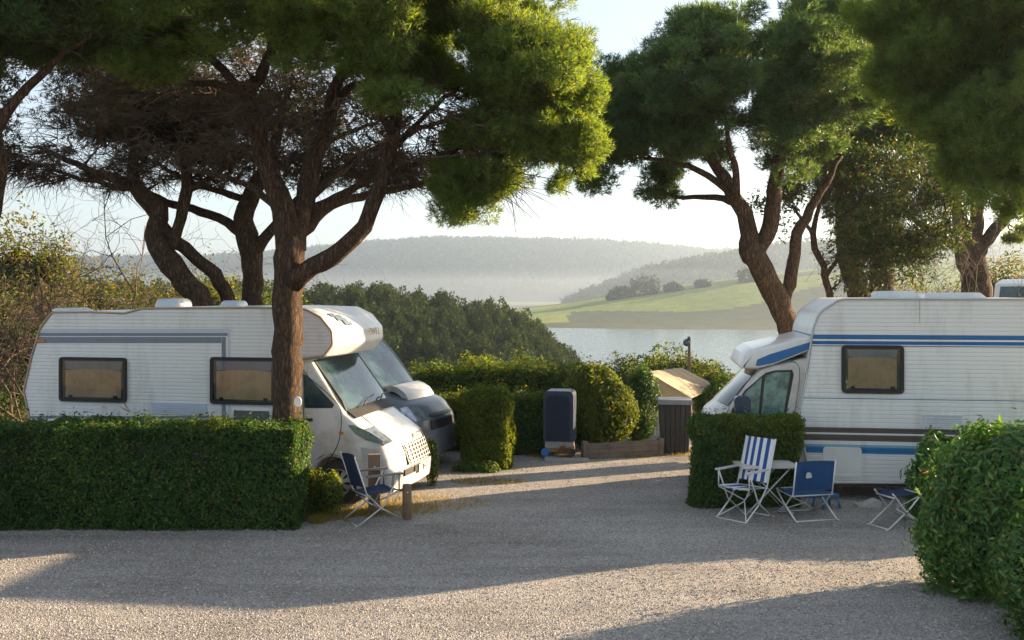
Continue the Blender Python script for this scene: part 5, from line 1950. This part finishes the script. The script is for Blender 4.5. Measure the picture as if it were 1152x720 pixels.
def folding_chair(label, loc, rz, w, seat_z, back_h, lean, cloth, arm=True, frame='steel_white', depth=.46, foot=.30, logo=False, group='folding camping chairs'):
    """faces local +x; tubular crossed legs, cloth seat and back"""
    t = thing('folding_chair', label, 'chair', (*loc, .008), rz, group)
    hw = w / 2
    r = .0115
    bx, sz = -depth * .45, seat_z
    top = (bx - lean, sz + back_h)
    sf = Geo()
    sheet_cloth(sf, [(depth * .5, -hw + .02, sz + .01), (depth * .5, hw - .02, sz + .01), (bx, hw - .02, sz - .03), (bx, -hw + .02, sz - .03)], .035)
    sf.build('seat', M[cloth], t)
    bf = Geo()
    sheet_cloth(bf, [(bx - lean * .08, hw - .012, sz + .04), (bx - lean * .08, -hw + .012, sz + .04), (top[0], -hw + .012, top[1]), (top[0], hw - .012, top[1])], .045, th=.008)
    bk = bf.build('backrest', M[cloth], t)
    for s in (-1, 1):
        y = s * hw
        g = Geo()
        g.tube([(-foot - .02, y, .0), (.02, y, seat_z * .55), (depth * .5, y, sz + (.22 if arm else 0))], r, 7)
        g.tube([(foot, y * .96, 0), (-.02, y * .96, seat_z * .5), (bx, y * .96, sz), (top[0] - .01, y * .96, top[1] + .01)], r, 7)
        g.tube([(-foot - .02, y, .008), (-foot - .05, y, .008)], r * 1.1, 6)
        g.build('side_frame', M[frame], t)
        if arm:
            g = Geo()
            g.slab(rrect(-depth * .45, sz + .215, depth * .62, sz + .24, .01), y - .022, y + .022)
            g.tube([(depth * .5, y, sz + .215), (depth * .5, y, sz)], r * .9, 6)
            g.build('armrest', M['grey_plastic'] if frame != 'steel_white' else M[frame], t)
    g = Geo()
    for (x, z) in ((foot, .012), (-foot - .02, .012), (depth * .5, sz), (bx, sz - .03)):
        g.tube([(x, -hw, z), (x, hw, z)], r * .85, 6)
    g.tube([(foot, -hw, .01), (-.02, 0, seat_z * .5), (depth * .5, hw, sz - .01)], r * .8, 6)
    g.tube([(foot, hw, .01), (-.02, 0, seat_z * .5 + .02), (depth * .5, -hw, sz - .01)], r * .8, 6)
    g.build('cross_bar', M[frame], t)
    if logo:
        g = Geo()
        px_ = bx - lean * .55 - .012
        zc = sz + .04 + (back_h - .04) * .55
        g.slab(fillet([(-.045, -.035, .02), (.05, -.03, .02), (.045, .035, .03), (-.02, .05, .03)]), -.002, .002)
        o = g.build('logo', M['trim_grey'], bk)
        o.location = (bx - lean * .52 - .055, .12, zc)
        o.rotation_euler = (R(-8), 0, R(-90))
    return t


x, y = G(834, 582)
folding_chair('tall high-backed chair with blue and white stripes beside the white table', (x + .02, y - .05), R(180 + 42), .50, .44, .62, .20, 'stripe_cloth', True)
x, y = G(905, 581)
folding_chair('low blue chair with a small round badge, seen from behind, at the white table', (x, y - .02), R(90 + 14), .62, .36, .44, .07, 'blue_cloth', False, logo=True)
x, y = G(1010, 595)
folding_chair('blue folding chair half hidden behind the laurel, under the motorhome wall', (x + .06, y + .15), R(20), .36, .44, .02, .02, 'navy_cloth', False)
x, y = G(420, 588)
folding_chair('navy folding chair with grey legs alone in front of the motorhome grille', (x, y + .12), R(32), .50, .42, .50, .16, 'navy_cloth', True, 'alu', depth=.5, foot=.34)

# table
x, y = G(862, 578)
t = thing('folding_table', 'small white folding table between the striped chair and the low blue chair', 'table', (x, y + .10, .008), R(4))
g = Geo()
g.slab(rrect(-.40, .655, .42, .69, .012), -.27, .27)
g.build('tabletop', M['table_top'], t)
for s in (-1, 1):
    for d in (-1, 1):
        g = Geo()
        g.tube([(s * .34 * d, s * .22, 0), (-s * .30 * d, s * .22, .655)], .011, 6)
        g.build('leg', M['steel_white'], t)
for s in (-1, 1):
    g = Geo()
    g.tube([(s * .34, -.23, .02), (s * .34, .23, .02)], .009, 6)
    g.build('cross_bar', M['steel_white'], t)

# blue plastic step stool and crate of odds and ends under the motorhome
x, y = G(932, 574)
t = thing('step_stool', 'small blue plastic stool under the motorhome floor beside the low blue chair', 'stool', (x, y + .1, .008), R(20))
g = Geo()
g.slab(rrect(-.14, .185, .14, .215, .015), -.11, .11)
g.build('seat', M['blue_plastic'], t)
for sx in (-1, 1):
    for sy in (-1, 1):
        g = Geo()
        g.tube([(sx * .15, sy * .12, 0), (sx * .12, sy * .09, .19)], [.018, .014], 6)
        g.build('leg', M['blue_plastic'], t)
x, y = G(982, 575)
g = Geo()
L0 = [(-.17, 0), (.17, 0), (.17, .10), (.10, .12), (-.05, .05), (-.17, .05)]
g.slab(L0, -.09, .09)
o = g.build('wheel_ramp', M['bumper'])
o.location = (x, y + .22, .01)
tag(o, 'grey stepped levelling ramp lying under the motorhome floor', 'ramp')

# timber posts in front of the motorhome
for px, pt_, pb, w_, lab, col in ((457, 546, 587, .13, 'round timber bollard in front of the motorhome number plate', 'timber'), (420, 512, 580, .16, 'square timber post standing between the navy chair and the motorhome wheel', 'timber')):
    x, y = G(px, pb)
    z = H - (pt_ - HZ) / F * y
    root = thing('timber_post', lab, 'post', (x, y + .08, 0), R(12), 'timber posts')
    g = Geo()
    if 'round' in lab:
        g.tube([(0, 0, -.05), (0.005, 0, z * .5), (0, 0, z - .02), (0, 0, z)], [w_ / 2, w_ / 2 * .98, w_ / 2 * .96, w_ / 2 * .8], 14)
    else:
        g.box((-w_ / 2, -.05, -.05), (w_ / 2, .05, z))
    g.build('post', M[col], root)
    g = Geo()
    g.tube([(0, -.062, z * .8), (0, -.08, z * .8)], .014, 8)
    g.build('bolt', M['alu'], root)

# round white disc on the pine trunk
x, y, z = W(335, 452, 13.72 - .235)
g = Geo()
g.tube([(0, 0, 0), (0, -.006, 0), (0, -.012, 0)], [.062, .062, .056], 24)
o = g.build('pitch_disc', M['white_tag'], sharp=40)
o.location = (x, y + .0, z)
o.scale = (.85, 1, 1.15)
o.rotation_euler = (0, 0, R(14))
tag(o, 'blank white disc fixed to the big pine trunk', 'sign')

# tall navy cabinet on its low trolley
x, y = G(630, 515)
t = thing('covered_trolley', 'tall navy blue round-topped cabinet on a low wheeled trolley in front of the back hedges', 'cabinet', (x, y, 0), R(-10))
wv, dv = .28, .26
g = Geo()
pr = fillet([(-wv, .28), (wv, .28), (wv, 1.22, .11), (-wv, 1.22, .11)])
g.slab(pr, -dv, dv)
g.build('cover', M['navy_trim'], t, sharp=50)
g = Geo()
pr2 = fillet([(-wv + .05, .30), (wv - .06, .30), (wv - .06, 1.14, .12), (-wv + .05, 1.14, .12)])
g.slab(pr2, -dv - .012, -dv - .001)
g.build('front_panel', M['navy_vinyl'], t, sharp=50)
g = Geo()
g.box((-wv + .03, -dv + .02, .16), (wv - .03, dv - .02, .279))
g.build('chassis', M['concrete'], t)
g = Geo()
g.box((-wv + .05, -dv + .012, .09), (wv - .02, dv - .04, .158))
g.build('lower_tray', M['straw'], t)
for sx in (-1, 1):
    g = Geo()
    g.tube([(sx * .24, -dv - .04, .085), (sx * .24, -dv + .01, .085)], [.075, .075], 18)
    wq = g.build('wheel', M['blue_plastic'] if sx < 0 else M['tyre'], t, sharp=40)
g = Geo()
P = np.stack([rng.uniform(.02, .26, 500), rng.uniform(-dv - .06, -dv + .0, 500), rng.uniform(.02, .2, 500)], 1)
d = unit(rng.standard_normal((500, 3))) * .07
s_ = unit(rng.standard_normal((500, 3))) * .004
g.loose(np.stack([P - s_, P + s_, P + d], 1), 3)
g.build('straw', M['straw'], t, fix=False)
# concrete slab it stands by
xa, ya = G(613, 520)
xb, yb9 = G(662, 519)
g = Geo()
g.box((xa, ya - .05, -.02), (xb, ya + .62, .06))
tag(g.build('concrete_slab', M['concrete']), 'low pale concrete slab at the foot of the navy cabinet', 'slab')
for o_ in [t]:
    o_.location.z = .06

# plank border, slatted bin, tan shelter, mast
xa, ya = G(661, 518)
xb, yb9 = G(745, 513)
t = thing('plank_border', 'low weathered plank border in front of the bright bush', 'border', (xa, ya, 0), math.atan2(yb9 - ya, xb - xa))
L_ = math.hypot(xb - xa, yb9 - ya)
for k in range(3):
    g = Geo()
    g.box((.0, -.03 + .004 * k, .015 + .10 * k), (L_ - .02 * k, .03 + .004 * k, .11 + .10 * k))
    g.build('plank', M['old_timber'], t)
for xx in (-.05, L_ * .98):
    g = Geo()
    g.box((xx - .05, -.04, -.02), (xx + .05, .07, .36 if xx < 0 else .34))
    g.build('post', M['old_timber'], t)

x, y = G(761, 512)
t = thing('slatted_bin', 'dark slatted rubbish bin with a grey lid beside the tan shelter', 'bin', (x, y + .25, 0), R(-6))
g = Geo()
V = []
for (z, f_) in ((.05, .86), (.97, 1.0)):
    V += [(-.30 * f_, -.26 * f_, z), (.30 * f_, -.26 * f_, z), (.30 * f_, .26 * f_, z), (-.30 * f_, .26 * f_, z)]
g.add(V, [(0, 3, 2, 1), (4, 5, 6, 7), (0, 1, 5, 4), (1, 2, 6, 5), (2, 3, 7, 6), (3, 0, 4, 7)])
bd = g.build('bin_body', M['black_plastic'], t)
g = Geo()
for k in range(6):
    u0 = -.30 + .6 * (k + .08) / 6
    u1 = -.30 + .6 * (k + .92) / 6
    V = []
    for (z, f_) in ((.055, .86), (.965, 1.0)):
        V += [(u0 * f_, -.26 * f_ - .018, z), (u1 * f_, -.26 * f_ - .018, z), (u1 * f_, -.26 * f_ - .002, z), (u0 * f_, -.26 * f_ - .002, z)]
    g.add(V, [(0, 3, 2, 1), (4, 5, 6, 7), (0, 1, 5, 4), (1, 2, 6, 5), (2, 3, 7, 6), (3, 0, 4, 7)])
g.build('front_slats', M['bin'], t)
g = Geo()
g.slab(fillet([(-.325, .972), (.325, .972), (.325, 1.06, .03), (-.325, 1.06, .03)]), -.30, .28)
g.build('lid', M['bin_lid'], t, sharp=40)
for sx in (-.2, .2):
    g = Geo()
    g.tube([(sx - .03, -.12, .05), (sx + .03, -.12, .05)], .05, 14)
    g.build('wheel', M['tyre'], t)

ys = 21.2
p = {k: np.array(W(*v_)) for k, v_ in {'a': (728, 418, ys), 'b': (777, 447, ys), 'c': (806, 434, ys + 1.6), 'd': (767, 413.5, ys + 1.6)}.items()}
t = thing('canvas_shelter', 'tan canvas lean-to shelter with a seamed sloping roof behind the slatted bin', 'shelter', tuple((p['a'] * [1, 1, 0])))
b0 = p['a'] * [1, 1, 0]
g = Geo()
up_ = np.array([0, 0, .03])
V = [p['a'] - b0, p['b'] - b0, p['c'] - b0, p['d'] - b0]
g.add(V + [q - up_ for q in V], [(0, 1, 2, 3), (7, 6, 5, 4), (0, 4, 5, 1), (1, 5, 6, 2), (2, 6, 7, 3), (3, 7, 4, 0)])
rf = g.build('roof', M['canvas'], t)
g = Geo()
for k in range(1, 6):
    f_ = k / 6
    q0, q1 = V[0] * (1 - f_) + V[3] * f_, V[1] * (1 - f_) + V[2] * f_
    g.tube([q0 + [0, 0, .002], q1 + [0, 0, .002]], .007, 5)
g.build('seam', M['canvas_seam'], rf)
g = Geo()
a_, b_ = V[0], V[1]
fw = [(a_[0] + .05, a_[2] - .05), (b_[0], b_[2] - .035), (b_[0], b_[2] - .16), (b_[0] - .52, b_[2] - .15), (b_[0] - .60, b_[2] + .0), (b_[0] - .72, b_[2] + .18), (a_[0] + .12, a_[2] - .14)]
g.slab(fw, .02, .05)
g.build('front_panel', M['canvas'], t)
g = Geo()
wl_ = [(b_[0] - .52, 0), (b_[0], 0), (b_[0], b_[2] - .16), (b_[0] - .52, b_[2] - .15)]
g.slab(wl_, .03, .055)
g.build('lower_wall', M['old_timber'], t)
for q, h_ in ((V[0], V[0][2]), (V[1], V[1][2]), (V[2], V[2][2]), (V[3], V[3][2])):
    g = Geo()
    zb_ = float(z_ground(np.array(q[0] + b0[0]), np.array(q[1] + b0[1]))) - .1
    g.tube([(q[0], q[1] + .03, zb_), (q[0], q[1] + .03, h_ - .01)], .03, 8)
    g.build('post', M['timber'], t)
g = Geo()
for k in range(4):
    xx = a_[0] + .12 + .085 * k
    g.box((xx, .35, 0), (xx + .03, .38, .95))
g.box((a_[0] + .1, .345, .88), (a_[0] + .45, .385, .93))
g.build('inner_rail', M['white_paint'], t)

x, y, z = W(775, 381, 22.9)
t = thing('lamp_mast', 'thin timber mast with a small grey lamp rising behind the tan shelter', 'mast', (x, y, 0))
g = Geo()
g.tube([(0, 0, -.1), (0, 0, 1.0), (.01, 0, z)], [.045, .04, .03], 8)
g.build('pole', M['timber'], t)
g = Geo()
g.tube([(0, 0, z - .02), (0, 0, z + .05)], [.045, .03], 8)
g.build('cap', M['lamp_metal'], t)
g = Geo()
g.tube([(-.03, 0, z - .17), (-.05, 0, z - .12), (-.05, 0, z - .06), (-.03, 0, z - .01)], [.03, .085, .085, .04], 12)
g.build('lamp', M['lamp_metal'], t)
